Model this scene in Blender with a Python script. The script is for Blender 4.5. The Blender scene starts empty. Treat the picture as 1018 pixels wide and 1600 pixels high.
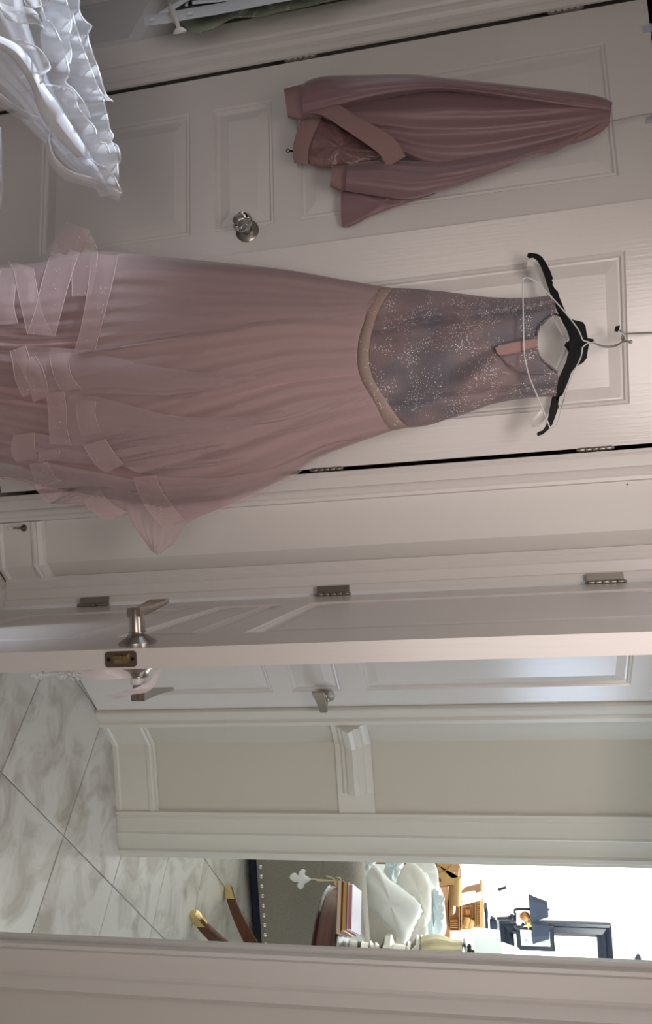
import bpy, bmesh, math, random
from mathutils import Vector, Matrix
import numpy as np
random.seed(7)
PI = math.pi
SC = bpy.context.scene
COL = SC.collection

# ---------------------------------------------------------------- camera
CAM_H = 1.48
F_PX = 1200.0
def _basis():
    d = np.array([407.0, -6189.0, F_PX]); up = -d / np.linalg.norm(d)
    fw = np.array([0, 0, 1.0]); y = fw - up * (fw @ up); y /= np.linalg.norm(y)
    x = np.cross(y, up)
    if x[0] < 0: x = -x
    return np.array([x, y, up])
WB = _basis()
cam_data = bpy.data.cameras.new('camera')
cam_data.sensor_fit = 'VERTICAL'; cam_data.sensor_height = 36.0; cam_data.sensor_width = 36.0
cam_data.lens = F_PX / 1600 * 36.0
cam_data.clip_start = 0.02
cam = bpy.data.objects.new('camera', cam_data); COL.objects.link(cam)
rt, upv, fwd = Vector(WB[:, 0]), Vector(WB[:, 1]), Vector(WB[:, 2])
R3 = Matrix((upv, -rt, -fwd)).transposed()
cam.matrix_world = Matrix.Translation((0, 0, CAM_H)) @ R3.to_4x4()
SC.camera = cam

# ---------------------------------------------------------------- world, lights, exposure
SC.view_settings.view_transform = 'Standard'; SC.view_settings.look = 'None'
SC.view_settings.gamma = 1.0; SC.view_settings.exposure = 0.0; SC.view_settings.use_curve_mapping = False
SC.cycles.use_denoising = True
SC.cycles.max_bounces = 10; SC.cycles.transparent_max_bounces = 24
SC.cycles.sample_clamp_indirect = 6
w = bpy.data.worlds.new('world'); SC.world = w; w.use_nodes = True
w.node_tree.nodes['Background'].inputs[0].default_value = (0.75, 0.85, 1.0, 1)
w.node_tree.nodes['Background'].inputs[1].default_value = 1.0
def area(name, loc, target, size, power, color, size_y=None):
    l = bpy.data.lights.new(name, 'AREA'); l.energy = power; l.color = color
    l.shape = 'RECTANGLE'; l.size = size; l.size_y = size_y or size
    o = bpy.data.objects.new(name, l); COL.objects.link(o); o.location = loc
    o.rotation_euler = (Vector(target) - Vector(loc)).to_track_quat('-Z', 'Y').to_euler()
    return o
def spot(name, loc, target, power, color, cone, blend, radius):
    l = bpy.data.lights.new(name, 'SPOT'); l.energy = power; l.color = color; l.spot_size = math.radians(cone); l.spot_blend = blend; l.shadow_soft_size = radius
    o = bpy.data.objects.new(name, l); COL.objects.link(o); o.location = loc
    o.rotation_euler = (Vector(target) - Vector(loc)).to_track_quat('-Z', 'Y').to_euler(); return o
spot('ceiling_downlight', (-0.02, 0.45, 2.50), (0.20, 2.2, 1.60), 98, (1.0, 0.885, 0.84), 86, 1.0, 0.4)
spot('dress_fill_spot', (-2.7, 1.75, 1.55), (-0.93, 1.45, 0.56), 300, (0.78, 0.87, 1.0), 27, 0.7, 0.15)  # added spot out of view, brightens the white dress only
area('bedroom_window_light', (0.35, -2.35, 1.55), (0.15, 2.0, 1.5), 1.5, 28, (1.0, 0.875, 0.82), 1.3)
area('bathroom_window_light', (-2.5, 2.0, 1.25), (-1.0, 1.55, 0.6), 0.7, 2.2, (0.72, 0.86, 1.0))
area('foyer_window_light', (3.35, 2.62, 2.0), (0.7, 2.66, 1.7), 0.55, 14, (0.66, 0.81, 1.0), 0.6)
area('living_window_light', (5.6, 6.6, 1.7), (2.6, 7.0, 1.3), 2.2, 95, (0.95, 1.0, 0.92), 1.8)
area('living_back_light', (3.2, 6.6, 2.95), (3.2, 8.6, 1.6), 2.2, 150, (0.97, 1.0, 0.97), 0.8)  # added unseen light that washes the back wall white
area('living_pillow_fill', (4.4, 6.0, 2.5), (2.3, 4.9, 0.8), 1.0, 48, (0.94, 1.0, 0.93))  # added fill inside the room, brightens the heaped pillows

# ---------------------------------------------------------------- materials
def mat(name, col, rough=0.5, metal=0.0, bump=None, sheen=0.0, spec=0.5, alpha=1.0, trans=0.0, ior=1.45,
        vary=None, coat=0.0):
    """bump=(scale xyz, strength, detail); vary=(scale xyz, second colour, low, high)"""
    m = bpy.data.materials.new(name); m.use_nodes = True
    nt = m.node_tree; b = nt.nodes['Principled BSDF']
    b.inputs['Base Color'].default_value = (*col, 1); b.inputs['Roughness'].default_value = rough
    b.inputs['Metallic'].default_value = metal; b.inputs['Specular IOR Level'].default_value = spec
    b.inputs['Alpha'].default_value = alpha; b.inputs['Transmission Weight'].default_value = trans
    b.inputs['IOR'].default_value = ior; b.inputs['Coat Weight'].default_value = coat
    if sheen:
        b.inputs['Sheen Weight'].default_value = sheen; b.inputs['Sheen Roughness'].default_value = 0.4
    tc = nt.nodes.new('ShaderNodeTexCoord')
    def noise(scale, detail=3):
        mp = nt.nodes.new('ShaderNodeMapping'); mp.inputs['Scale'].default_value = scale
        nt.links.new(tc.outputs['Object'], mp.inputs['Vector'])
        n = nt.nodes.new('ShaderNodeTexNoise'); n.inputs['Scale'].default_value = 1.0; n.inputs['Detail'].default_value = detail
        nt.links.new(mp.outputs[0], n.inputs['Vector']); return n
    if bump:
        n = noise(bump[0], bump[2] if len(bump) > 2 else 3)
        bp = nt.nodes.new('ShaderNodeBump'); bp.inputs['Strength'].default_value = bump[1]; bp.inputs['Distance'].default_value = 0.004
        nt.links.new(n.outputs['Fac'], bp.inputs['Height']); nt.links.new(bp.outputs[0], b.inputs['Normal'])
    if vary:
        n = noise(vary[0], 5)
        rp = nt.nodes.new('ShaderNodeMapRange'); rp.inputs['From Min'].default_value = vary[2]; rp.inputs['From Max'].default_value = vary[3]
        nt.links.new(n.outputs['Fac'], rp.inputs['Value'])
        mx = nt.nodes.new('ShaderNodeMix'); mx.data_type = 'RGBA'
        mx.inputs['A'].default_value = (*col, 1); mx.inputs['B'].default_value = (*vary[1], 1)
        nt.links.new(rp.outputs[0], mx.inputs['Factor']); nt.links.new(mx.outputs['Result'], b.inputs['Base Color'])
        m['colour_out'] = mx.name
    return m

def sparkle(m, scale, radius, col=(1, 1, 1), mask_scale=14.0, lo=0.5, hi=0.55, layers=1):
    """rhinestones / glitter: tiny hard dots set into the cloth, gathered in clusters"""
    nt = m.node_tree; b = nt.nodes['Principled BSDF']
    tc = [n for n in nt.nodes if n.type == 'TEX_COORD'][0]
    src = b.inputs['Base Color'].links[0].from_socket if b.inputs['Base Color'].is_linked else None
    base = tuple(b.inputs['Base Color'].default_value); r0 = b.inputs['Roughness'].default_value
    v = nt.nodes.new('ShaderNodeTexVoronoi'); v.inputs['Scale'].default_value = scale
    nt.links.new(tc.outputs['Object'], v.inputs['Vector'])
    lt = nt.nodes.new('ShaderNodeMath'); lt.operation = 'LESS_THAN'; lt.inputs[1].default_value = radius
    nt.links.new(v.outputs['Distance'], lt.inputs[0])
    n = nt.nodes.new('ShaderNodeTexNoise'); n.inputs['Scale'].default_value = mask_scale; n.inputs['Detail'].default_value = 1.0
    nt.links.new(tc.outputs['Object'], n.inputs['Vector'])
    mr = nt.nodes.new('ShaderNodeMapRange'); mr.inputs['From Min'].default_value = lo; mr.inputs['From Max'].default_value = hi
    nt.links.new(n.outputs['Fac'], mr.inputs['Value'])
    sep = nt.nodes.new('ShaderNodeSeparateColor'); nt.links.new(v.outputs['Color'], sep.inputs[0])
    lt2 = nt.nodes.new('ShaderNodeMath'); lt2.operation = 'LESS_THAN'
    nt.links.new(sep.outputs[0], lt2.inputs[0]); nt.links.new(mr.outputs[0], lt2.inputs[1])
    mu = nt.nodes.new('ShaderNodeMath'); mu.operation = 'MULTIPLY'
    nt.links.new(lt.outputs[0], mu.inputs[0]); nt.links.new(lt2.outputs[0], mu.inputs[1])
    mx = nt.nodes.new('ShaderNodeMix'); mx.data_type = 'RGBA'; mx.inputs['A'].default_value = base; mx.inputs['B'].default_value = (*col, 1)
    if src: nt.links.new(src, mx.inputs['A'])
    nt.links.new(mu.outputs[0], mx.inputs['Factor']); nt.links.new(mx.outputs['Result'], b.inputs['Base Color'])
    rr = nt.nodes.new('ShaderNodeMapRange'); rr.inputs['To Min'].default_value = r0; rr.inputs['To Max'].default_value = 0.25
    nt.links.new(mu.outputs[0], rr.inputs['Value']); nt.links.new(rr.outputs[0], b.inputs['Roughness'])
    if b.inputs['Alpha'].default_value < 1:
        ra = nt.nodes.new('ShaderNodeMapRange'); ra.inputs['To Min'].default_value = b.inputs['Alpha'].default_value; ra.inputs['To Max'].default_value = 1
        nt.links.new(mu.outputs[0], ra.inputs['Value']); nt.links.new(ra.outputs[0], b.inputs['Alpha'])
    return m

M = {}
M['paint'] = mat('white_enamel_paint', (0.74, 0.715, 0.69), 0.36, bump=((8, 8, 8), 0.03))
M['door'] = mat('white_door_enamel', (0.74, 0.715, 0.69), 0.23, bump=((160, 160, 7), 0.09, 4))
M['wall'] = mat('ivory_wall_paint', (0.72, 0.70, 0.67), 0.55, bump=((30, 30, 30), 0.05))
M['hall'] = mat('wall_paint_hall_light_tint', (0.60, 0.575, 0.505), 0.5, bump=((30, 30, 30), 0.05))  # wall paint with the hall light's beige-green cast put into its colour
M['hall_trim'] = mat('trim_enamel_hall_light_tint', (0.69, 0.672, 0.61), 0.36)  # trim enamel, tinted the same way for the hall light
M['living'] = mat('white_living_room_paint', (0.88, 0.88, 0.86), 0.6)
M['ceiling'] = mat('white_ceiling_paint', (0.8, 0.79, 0.77), 0.8)
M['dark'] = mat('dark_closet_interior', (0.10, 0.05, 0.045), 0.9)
M['grout'] = mat('grey_grout', (0.30, 0.27, 0.24), 0.9)
M['tile'] = mat('travertine_tile', (0.66, 0.64, 0.59), 0.32, vary=((5.5, 5.5, 5.5), (0.41, 0.365, 0.31), 0.45, 0.68), bump=((20, 20, 20), 0.04))
M['nickel'] = mat('brushed_nickel', (0.42, 0.39, 0.35), 0.28, 1.0)
M['hinge'] = mat('aged_nickel_hinge', (0.30, 0.28, 0.24), 0.42, 0.9)
M['bronze'] = mat('dark_bronze_plate', (0.16, 0.13, 0.10), 0.4, 0.8)
M['brass'] = mat('polished_brass', (0.75, 0.58, 0.28), 0.25, 1.0)
M['steel'] = mat('galvanised_wire', (0.5, 0.5, 0.48), 0.35, 0.9)
M['wire_white'] = mat('white_coated_wire', (0.72, 0.74, 0.74), 0.4)
M['black'] = mat('black_plastic', (0.006, 0.006, 0.007), 0.5, spec=0.2)
M['glass'] = mat('clear_glass', (1, 1, 1), 0.03, trans=1.0, ior=1.5)
M['acrylic'] = mat('clear_acrylic', (0.86, 0.86, 0.84), 0.18, trans=0.62, ior=1.35)
M['crystal'] = mat('crystal_beads', (0.9, 0.93, 0.96), 0.08, 0.35, spec=1.0)
M['hookblue'] = mat('pale_steel_bracket', (0.62, 0.70, 0.80), 0.35, 0.4)
# gown
M['satin'] = mat('dusty_rose_satin_lining', (0.40, 0.255, 0.25), 0.55, bump=((6, 6, 1.5), 0.1), sheen=0.2)
M['tulle'] = mat('dusty_rose_tulle', (0.52, 0.375, 0.375), 0.75, alpha=0.62, sheen=0.25)
M['tulle_thin'] = mat('sheer_dusty_rose_tulle', (0.52, 0.385, 0.385), 0.75, alpha=0.42, sheen=0.25)
M['ribbon'] = sparkle(mat('glitter_horsehair_ribbon', (0.60, 0.435, 0.425), 0.45, alpha=0.42, sheen=0.3), 240, 0.22, (1, 0.97, 0.93), 26, 0.52, 1.5)
M['ribbon_edge'] = mat('rose_ribbon_cord', (0.66, 0.50, 0.46), 0.5)
M['bodice'] = sparkle(mat('grey_mauve_sequin_mesh', (0.27, 0.20, 0.205), 0.5, sheen=0.2, vary=((11, 11, 7), (0.155, 0.145, 0.17), 0.42, 0.62), bump=((300, 300, 300), 0.6)),
                      250, 0.27, (1, 0.95, 0.93), 21, 0.42, 0.66)
M['belt'] = sparkle(mat('beige_beaded_band', (0.36, 0.265, 0.235), 0.5, bump=((300, 300, 300), 0.3)), 190, 0.26, (1, 0.97, 0.92), 30, 0.42, 0.95)
M['insert'] = mat('peach_keyhole_lining', (0.40, 0.245, 0.22), 0.6)
# jacket
M['jacket'] = mat('mauve_nylon', (0.27, 0.165, 0.18), 0.40, bump=((22, 22, 7), 0.6), sheen=0.25)
M['rib'] = mat('mauve_rib_knit', (0.31, 0.195, 0.185), 0.85, bump=((500, 500, 20), 0.3))
M['lining'] = mat('quilted_mauve_satin', (0.24, 0.14, 0.135), 0.25, bump=((45, 45, 45), 1.6))
# white dress
M['organza'] = mat('white_organza', (0.88, 0.89, 0.92), 0.6, alpha=0.5, sheen=0.3)
M['organza_dense'] = mat('white_satin_underskirt', (0.80, 0.82, 0.88), 0.45, sheen=0.3)
M['cord'] = mat('white_rolled_hem', (0.92, 0.93, 0.94), 0.5)
M['fleece'] = mat('white_fleece', (0.8, 0.8, 0.8), 0.9, bump=((90, 90, 90), 0.9))
# ironing board
M['white_metal'] = mat('white_enamelled_steel', (0.78, 0.80, 0.82), 0.35)
M['cream_plastic'] = mat('cream_plastic', (0.74, 0.68, 0.62), 0.5)
M['green'] = mat('green_leaf_print_cotton', (0.36, 0.42, 0.31), 0.8, vary=((26, 26, 26), (0.62, 0.64, 0.55), 0.54, 0.57))
M['ribbon_white'] = mat('white_satin_ribbon', (0.82, 0.77, 0.80), 0.35, sheen=0.3)
# living room
M['linen'] = mat('grey_linen', (0.36, 0.335, 0.29), 0.85, bump=((260, 260, 260), 0.5), vary=((120, 120, 260), (0.28, 0.26, 0.225), 0.4, 0.65))
M['navy'] = mat('dark_under_sofa_shade', (0.02, 0.025, 0.045), 0.9)  # near-black colour stands in for the shade under the sofa
M['nail'] = mat('nickel_nailhead', (0.75, 0.74, 0.72), 0.22, 1.0)
M['mahogany'] = mat('mahogany', (0.075, 0.020, 0.010), 0.25, coat=0.15, vary=((3, 3, 40), (0.125, 0.036, 0.016), 0.35, 0.7))
M['ebony'] = mat('dark_mahogany_edge', (0.045, 0.016, 0.014), 0.2, coat=0.5)
M['damask'] = mat('white_damask', (0.86, 0.87, 0.86), 0.6, bump=((45, 45, 45), 0.35))
M['pillow'] = mat('ivory_cotton', (0.80, 0.78, 0.73), 0.75, bump=((25, 25, 25), 0.2))
M['frost'] = mat('pale_icy_satin', (0.72, 0.82, 0.86), 0.45)
M['oak'] = mat('carved_honey_oak', (0.36, 0.155, 0.05), 0.45, vary=((6, 6, 40), (0.28, 0.115, 0.035), 0.35, 0.7))
M['oak_light'] = mat('pale_honey_oak', (0.44, 0.25, 0.095), 0.45)
M['slate'] = mat('slate_blue_shade', (0.012, 0.019, 0.034), 0.7, spec=0.2)
M['frame'] = mat('blue_black_lacquer', (0.007, 0.012, 0.024), 0.3)
M['iron'] = mat('dark_wrought_iron', (0.03, 0.035, 0.05), 0.4, 0.5)
M['mirror'] = mat('silvered_mirror_glass', (0.93, 0.95, 0.95), 0.12, 0.6)
M['mat_white'] = mat('white_picture_mount', (0.9, 0.9, 0.9), 0.7)
M['print'] = mat('blue_grey_print', (0.16, 0.24, 0.34), 0.6, vary=((9, 9, 9), (0.62, 0.72, 0.80), 0.45, 0.62))
M['mercury'] = mat('mercury_glass', (0.70, 0.69, 0.64), 0.16, 0.85)
M['amber'] = mat('amber_twist_glass', (0.62, 0.54, 0.34), 0.18, 0.35, coat=0.3)
M['shade_white'] = mat('pale_lamp_shade', (0.82, 0.90, 0.88), 0.7)
b_ = M['shade_white'].node_tree.nodes['Principled BSDF']; b_.inputs['Emission Color'].default_value = (0.88, 1.0, 0.96, 1); b_.inputs['Emission Strength'].default_value = 0.45   # added glow that brightens the shade beyond the room light
M['gold'] = mat('antique_gold', (0.72, 0.52, 0.22), 0.35, 0.8)
M['porcelain'] = mat('white_porcelain', (0.88, 0.88, 0.86), 0.25)
M['book_red'] = mat('red_leather_cover', (0.20, 0.03, 0.02), 0.45)
M['book_rose'] = mat('rose_cloth_cover', (0.55, 0.20, 0.24), 0.5)
M['book_white'] = mat('lavender_white_cover', (0.78, 0.76, 0.90), 0.3)
M['page_gold'] = mat('gilt_page_block', (0.62, 0.42, 0.13), 0.4, 0.4)
M['page'] = mat('cream_page_block', (0.68, 0.56, 0.42), 0.8)
M['string'] = mat('cream_cord', (0.72, 0.60, 0.40), 0.7)
M['rubber'] = mat('white_rubber', (0.66, 0.64, 0.62), 0.7)

# ---------------------------------------------------------------- helpers
def ray(X, Y):
    return Vector(WB @ np.array([Y - 800.0, X - 509.0, F_PX]))
def at(X, Y, y):
    """world point at depth y that was measured at (X, Y) in the photograph"""
    r = ray(X, Y); k = y / r.y
    return Vector((r.x * k, y, CAM_H + r.z * k))
def atz(X, Y, z):
    r = ray(X, Y); k = (z - CAM_H) / r.z
    return Vector((r.x * k, r.y * k, z))
class Fr:
    """vertical reference plane: u along it, n away from the viewer, z up"""
    def __init__(s, x, y, ang):
        a = math.radians(ang); s.o = Vector((x, y, 0)); s.d = Vector((math.cos(a), math.sin(a), 0)); s.n = Vector((-math.sin(a), math.cos(a), 0)); s.ang = a
    def p(s, u, n, z): return s.o + s.d * u + s.n * n + Vector((0, 0, z))
    def px(s, X, Y, off=0.0):
        r = ray(X, Y); c = Vector((0, 0, CAM_H)); t = ((s.o + s.n * off - c).dot(s.n)) / r.dot(s.n)
        return c + r * t
    def uz(s, X, Y, off=0.0):
        q = s.px(X, Y, off); return (q - s.o).dot(s.d), q.z
def tag(o, label=None, cat=None, group=None, kind=None):
    if label: o['label'] = label
    if cat: o['category'] = cat
    if group: o['group'] = group
    if kind: o['kind'] = kind
    return o
def empty(name, loc, label=None, cat=None, group=None, kind=None):
    o = bpy.data.objects.new(name, None); COL.objects.link(o); o.location = loc; o.empty_display_size = 0.05
    return tag(o, label, cat, group, kind)
def obj(name, bm, m, parent=None, smooth=True, label=None, ang=40, recalc=True):
    if recalc: bmesh.ops.recalc_face_normals(bm, faces=bm.faces)
    me = bpy.data.meshes.new(name); bm.to_mesh(me); bm.free()
    me.materials.append(M[m] if isinstance(m, str) else m)
    o = bpy.data.objects.new(name, me); COL.objects.link(o)
    if smooth:
        me.polygons.foreach_set('use_smooth', [True] * len(me.polygons))
        me.set_sharp_from_angle(angle=math.radians(ang))
    if parent is not None:
        o.parent = parent; o.matrix_parent_inverse = Matrix.Translation(parent.location).inverted() if parent.type == 'EMPTY' else parent.matrix_basis.inverted()
    if label: o['label'] = label
    return o
def struct(o): o['kind'] = 'structure'; return o
BM = bmesh.new
def quadgrid(bm, P, closed=False, flip=False):
    vs = [[bm.verts.new(p) for p in row] for row in P]
    n = len(P[0])
    for i in range(len(vs) - 1):
        for j in range(n if closed else n - 1):
            k = (j + 1) % n
            bm.faces.new((vs[i][j], vs[i][k], vs[i + 1][k], vs[i + 1][j]))
    return vs
def box_pts(bm, c):
    v = [bm.verts.new(p) for p in c]
    for f in ((0, 1, 2, 3), (7, 6, 5, 4), (0, 4, 5, 1), (1, 5, 6, 2), (2, 6, 7, 3), (3, 7, 4, 0)): bm.faces.new([v[i] for i in f])
def fbox(bm, fr, u0, u1, n0, n1, z0, z1):
    box_pts(bm, [fr.p(u0, n0, z0), fr.p(u1, n0, z0), fr.p(u1, n1, z0), fr.p(u0, n1, z0), fr.p(u0, n0, z1), fr.p(u1, n0, z1), fr.p(u1, n1, z1), fr.p(u0, n1, z1)])
WF = Fr(0, 0, 0)
def wbox(bm, x0, x1, y0, y1, z0, z1): fbox(bm, WF, x0, x1, y0, y1, z0, z1)
def frame_of(d):
    d = d.normalized(); a = Vector((0, 0, 1)) if abs(d.z) < 0.9 else Vector((1, 0, 0))
    u = d.cross(a).normalized(); return u, d.cross(u).normalized()
def tube(bm, pts, r, n=8, cap=True, flat=1.0):
    pts = [Vector(p) for p in pts]; rs = r if isinstance(r, (list, tuple)) else [r] * len(pts)
    rows = []; pu = None
    for i, p in enumerate(pts):
        d = (pts[min(i + 1, len(pts) - 1)] - pts[max(i - 1, 0)])
        if pu is None: u, v = frame_of(d)
        else:
            d.normalize(); u = (pu - d * pu.dot(d)).normalized(); v = d.cross(u)
        pu = u
        rows.append([p + (u * math.cos(2 * PI * k / n) + v * math.sin(2 * PI * k / n) * flat) * rs[i] for k in range(n)])
    vs = quadgrid(bm, rows, True)
    if cap:
        bm.faces.new(vs[0]); bm.faces.new(list(reversed(vs[-1])))
def smoothpts(pts, n=4):
    """Catmull-Rom through the points"""
    P = [Vector(p) for p in pts]; out = []
    for i in range(len(P) - 1):
        a, b, c, d = P[max(i - 1, 0)], P[i], P[i + 1], P[min(i + 2, len(P) - 1)]
        for k in range(n):
            t = k / n
            out.append(0.5 * ((2 * b) + (c - a) * t + (2 * a - 5 * b + 4 * c - d) * t * t + (3 * b - a - 3 * c + d) * t ** 3))
    out.append(P[-1]); return out
def resample(pts, n):
    P = [Vector(p) for p in pts]; L = [0.0]
    for i in range(1, len(P)): L.append(L[-1] + (P[i] - P[i - 1]).length)
    out = []; k = 0
    for i in range(n):
        s = L[-1] * i / (n - 1)
        while k < len(P) - 2 and L[k + 1] < s: k += 1
        t = 0 if L[k + 1] == L[k] else (s - L[k]) / (L[k + 1] - L[k]); out.append(P[k].lerp(P[k + 1], max(0, min(1, t))))
    return out
def lathe(bm, base, axis, prof, n=24, twist=0.0, lobes=0, lob=0.0):
    axis = Vector(axis).normalized(); u, v = frame_of(axis); base = Vector(base); rows = []
    for i, (r, h) in enumerate(prof):
        row = []
        for k in range(n):
            a = 2 * PI * k / n
            rr = r * (1 + lob * math.cos(lobes * a + twist * h)) if lobes else r
            row.append(base + axis * h + (u * math.cos(a) + v * math.sin(a)) * rr)
        rows.append(row)
    vs = quadgrid(bm, rows, True)
    bm.faces.new(vs[0]); bm.faces.new(list(reversed(vs[-1])))
def ball(bm, c, r, seg=10, sc=(1, 1, 1)):
    bmesh.ops.create_uvsphere(bm, u_segments=seg, v_segments=max(5, seg // 2 + 1), radius=r, matrix=Matrix.Translation(c) @ Matrix.Diagonal((*sc, 1)))
def prism(bm, pts, off):
    """closed polygon extruded by a vector"""
    off = Vector(off); a = [bm.verts.new(p) for p in pts]; b = [bm.verts.new(Vector(p) + off) for p in pts]; n = len(a)
    for i in range(n): bm.faces.new((a[i], a[(i + 1) % n], b[(i + 1) % n], b[i]))
    f1 = bm.faces.new(list(reversed(a))); f2 = bm.faces.new(b)
    bmesh.ops.triangulate(bm, faces=[f1, f2])
def sweep_h(bm, path, prof):
    """moulding: profile (out, z) swept along a plan path, mitred; out = to the right of travel turned to the viewer (-n)"""
    P = [Vector((x, y, 0)) for x, y in path]; offs = []
    for i in range(len(P)):
        ns = []
        if i > 0: d = (P[i] - P[i - 1]).normalized(); ns.append(Vector((d.y, -d.x, 0)))
        if i < len(P) - 1: d = (P[i + 1] - P[i]).normalized(); ns.append(Vector((d.y, -d.x, 0)))
        m = sum(ns, Vector()).normalized(); offs.append(m / max(0.3, m.dot(ns[0])))
    rows = [[P[i] + offs[i] * o + Vector((0, 0, z)) for o, z in prof] for i in range(len(P))]
    vs = quadgrid(bm, rows, True); bm.faces.new(vs[0]); bm.faces.new(list(reversed(vs[-1])))
def casing(name, fr, prof, z0, z1, m='paint', nback=0.004):
    """upright trim: profile list of (u, out)"""
    bm = BM(); pr = [(prof[0][0], -nback)] + list(prof) + [(prof[-1][0], -nback)]
    rows = [[fr.p(u, -o, z) for u, o in pr] for z in (z0, z1)]
    vs = quadgrid(bm, rows, True); bm.faces.new(vs[0]); bm.faces.new(list(reversed(vs[-1])))
    return struct(obj(name, bm, m, ang=25))
def puff(bm, outline, y0, front, back=None, wob=0.0, rings=(1, .97, .9, .78, .62, .42, .2), seed=0, n=48, centre=None, mp=at, sm=0):
    """cushion-like body from a closed outline measured at depth y0"""
    pts = resample(smoothpts([Vector((x, y, 0)) for x, y in list(outline) + [outline[0]]], 3), n + 1)[:-1]
    c = sum(pts, Vector()) / n if centre is None else Vector((*centre, 0)); back = front if back is None else back
    rnd = random.Random(seed); ph = [rnd.uniform(0, 6.28) for _ in range(4)]
    edge_ring = set()
    for sgn, T in ((-1, front), (1, back)):
        rows = []
        for r in rings:
            row = []
            for k, p in enumerate(pts):
                q = c + (p - c) * r; a = 2 * PI * k / n
                dd = T * math.sqrt(max(0, 1 - r * r)) * (1 + wob * (math.sin(5 * a + ph[0]) + 0.6 * math.sin(9 * a + 4 * r + ph[1])) * r)
                row.append(mp(q.x, q.y, y0 + sgn * dd))
            rows.append(row)
        vs = quadgrid(bm, rows, True); edge_ring.update(vs[0] if sgn < 0 else []); cv = bm.verts.new(mp(c.x, c.y, y0 + sgn * T))
        for k in range(n): bm.faces.new((vs[-1][k], vs[-1][(k + 1) % n], cv))
    bmesh.ops.remove_doubles(bm, verts=bm.verts, dist=1e-5)
    for _ in range(sm):
        bmesh.ops.smooth_vert(bm, verts=[v for v in bm.verts if v.index < 0 or len(v.link_edges) >= 4 and v not in edge_ring], factor=0.5, use_axis_x=True, use_axis_y=True, use_axis_z=True)
def loft(L, R, y0, front, back, ns=40, nt=36, fold=None, bm=None, both=True, top=None, bot=None, tr=(0.0, 1.0)):
    """cloth tube between a left and a right outline (photo points); y0, front, back may be functions of s"""
    bm = bm or BM(); g = lambda f, s: f(s) if callable(f) else f
    l = resample(smoothpts([Vector((x, y, 0)) for x, y in L], 6), ns); r = resample(smoothpts([Vector((x, y, 0)) for x, y in R], 6), ns)
    T_ = resample(smoothpts([Vector((x, y, 0)) for x, y in top], 6), nt + 1) if top else None
    B_ = resample(smoothpts([Vector((x, y, 0)) for x, y in bot], 6), nt + 1) if bot else None
    rows = []
    for i in range(ns):
        s = i / (ns - 1); row = []
        for j in range(nt + 1):
            t = j / nt; q = l[i].lerp(r[i], t); tt = tr[0] + (tr[1] - tr[0]) * t; e = math.sqrt(max(0, 4 * tt * (1 - tt)))
            if T_: q += (T_[j] - l[0].lerp(r[0], t)) * (1 - s) ** 1.5
            if B_: q += (B_[j] - l[-1].lerp(r[-1], t)) * s ** 2
            d = g(front, s) * e + (fold(s, t) * min(1, e * 1.6) if fold else 0)
            row.append(at(q.x, q.y, g(y0, s) - d))
        if both:
            for j in range(nt - 1, 0, -2):
                t = j / nt; q = l[i].lerp(r[i], t); e = math.sqrt(max(0, 4 * t * (1 - t)))
                row.append(at(q.x, q.y, g(y0, s) + g(back, s) * e))
        rows.append(row)
    quadgrid(bm, rows, both); return bm

# ---------------------------------------------------------------- setting
WALL_TOP = 2.60
DL = Fr(-1.36, 2.22, -10)      # left closet door plane (ajar)
DR = Fr(-0.125, 2.20, 10)      # right closet door plane (ajar)
WA = Fr(0, 2.20, 0)            # closet wall
WN = Fr(0.25, 2.20, -20)       # wall with the passage door
DN = Fr(0.241, 2.165, -92.0)   # the open passage door
FD = Fr(0.516, 2.572, 38.5)    # hall door on the slanted wall
FW = Fr(0, 2.855, 0)           # hall wall seen square on

# floor: slab with individually laid tiles set on the diagonal
bm = BM(); wbox(bm, -3.2, 6.4, -2.6, 9.0, -0.12, -0.006)
floor = struct(obj('floor', bm, 'grout', smooth=False))
TP = 0.465; ta = math.radians(44); tu = Vector((math.cos(ta), math.sin(ta), 0)); tv = Vector((-math.sin(ta), math.cos(ta), 0))
bm = BM(); h = TP / 2 - 0.0022
rows = [[Vector((sx * (h - b), sy * (h - b), z)) for sx, sy in ((-1, -1), (1, -1), (1, 1), (-1, 1))] for b, z in ((0, -0.006), (0, -0.0015), (0.002, 0.0))]
vs = quadgrid(bm, rows, True); bm.faces.new(vs[-1])
tile0 = None
t_org = Vector((1.07, 2.449, 0)) + (tu + tv) * TP / 2
tmesh = None
for i in range(-14, 14):
    for j in range(-14, 14):
        c = t_org + tu * (TP * i) + tv * (TP * j)
        if not (-0.35 < c.x < 4.2 and 0.7 < c.y < 5.6): continue
        if c.x < 0.2 and c.y > 2.4: continue
        if c.x > 1.6 and c.y < 1.4: continue
        if tmesh is None:
            tile0 = obj('tile', bm, 'tile', floor, smooth=False); tmesh = tile0.data; o = tile0
        else:
            o = bpy.data.objects.new('tile', tmesh); COL.objects.link(o); o.parent = floor
        o.matrix_parent_inverse = Matrix.Identity(4)
        o.location = c + Vector((0, 0, random.uniform(-0.0004, 0.0003))); o.rotation_euler = (0, 0, ta + PI / 2 * random.randrange(4))
nt = M['tile'].node_tree   # every tile its own veining
oi = nt.nodes.new('ShaderNodeObjectInfo'); cx = nt.nodes.new('ShaderNodeCombineXYZ'); ml = nt.nodes.new('ShaderNodeMath'); ml.operation = 'MULTIPLY'; ml.inputs[1].default_value = 40
nt.links.new(oi.outputs['Random'], ml.inputs[0]); nt.links.new(ml.outputs[0], cx.inputs[0]); nt.links.new(ml.outputs[0], cx.inputs[1])
for mp in [n for n in nt.nodes if n.type == 'MAPPING']: nt.links.new(cx.outputs[0], mp.inputs['Location'])
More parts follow.
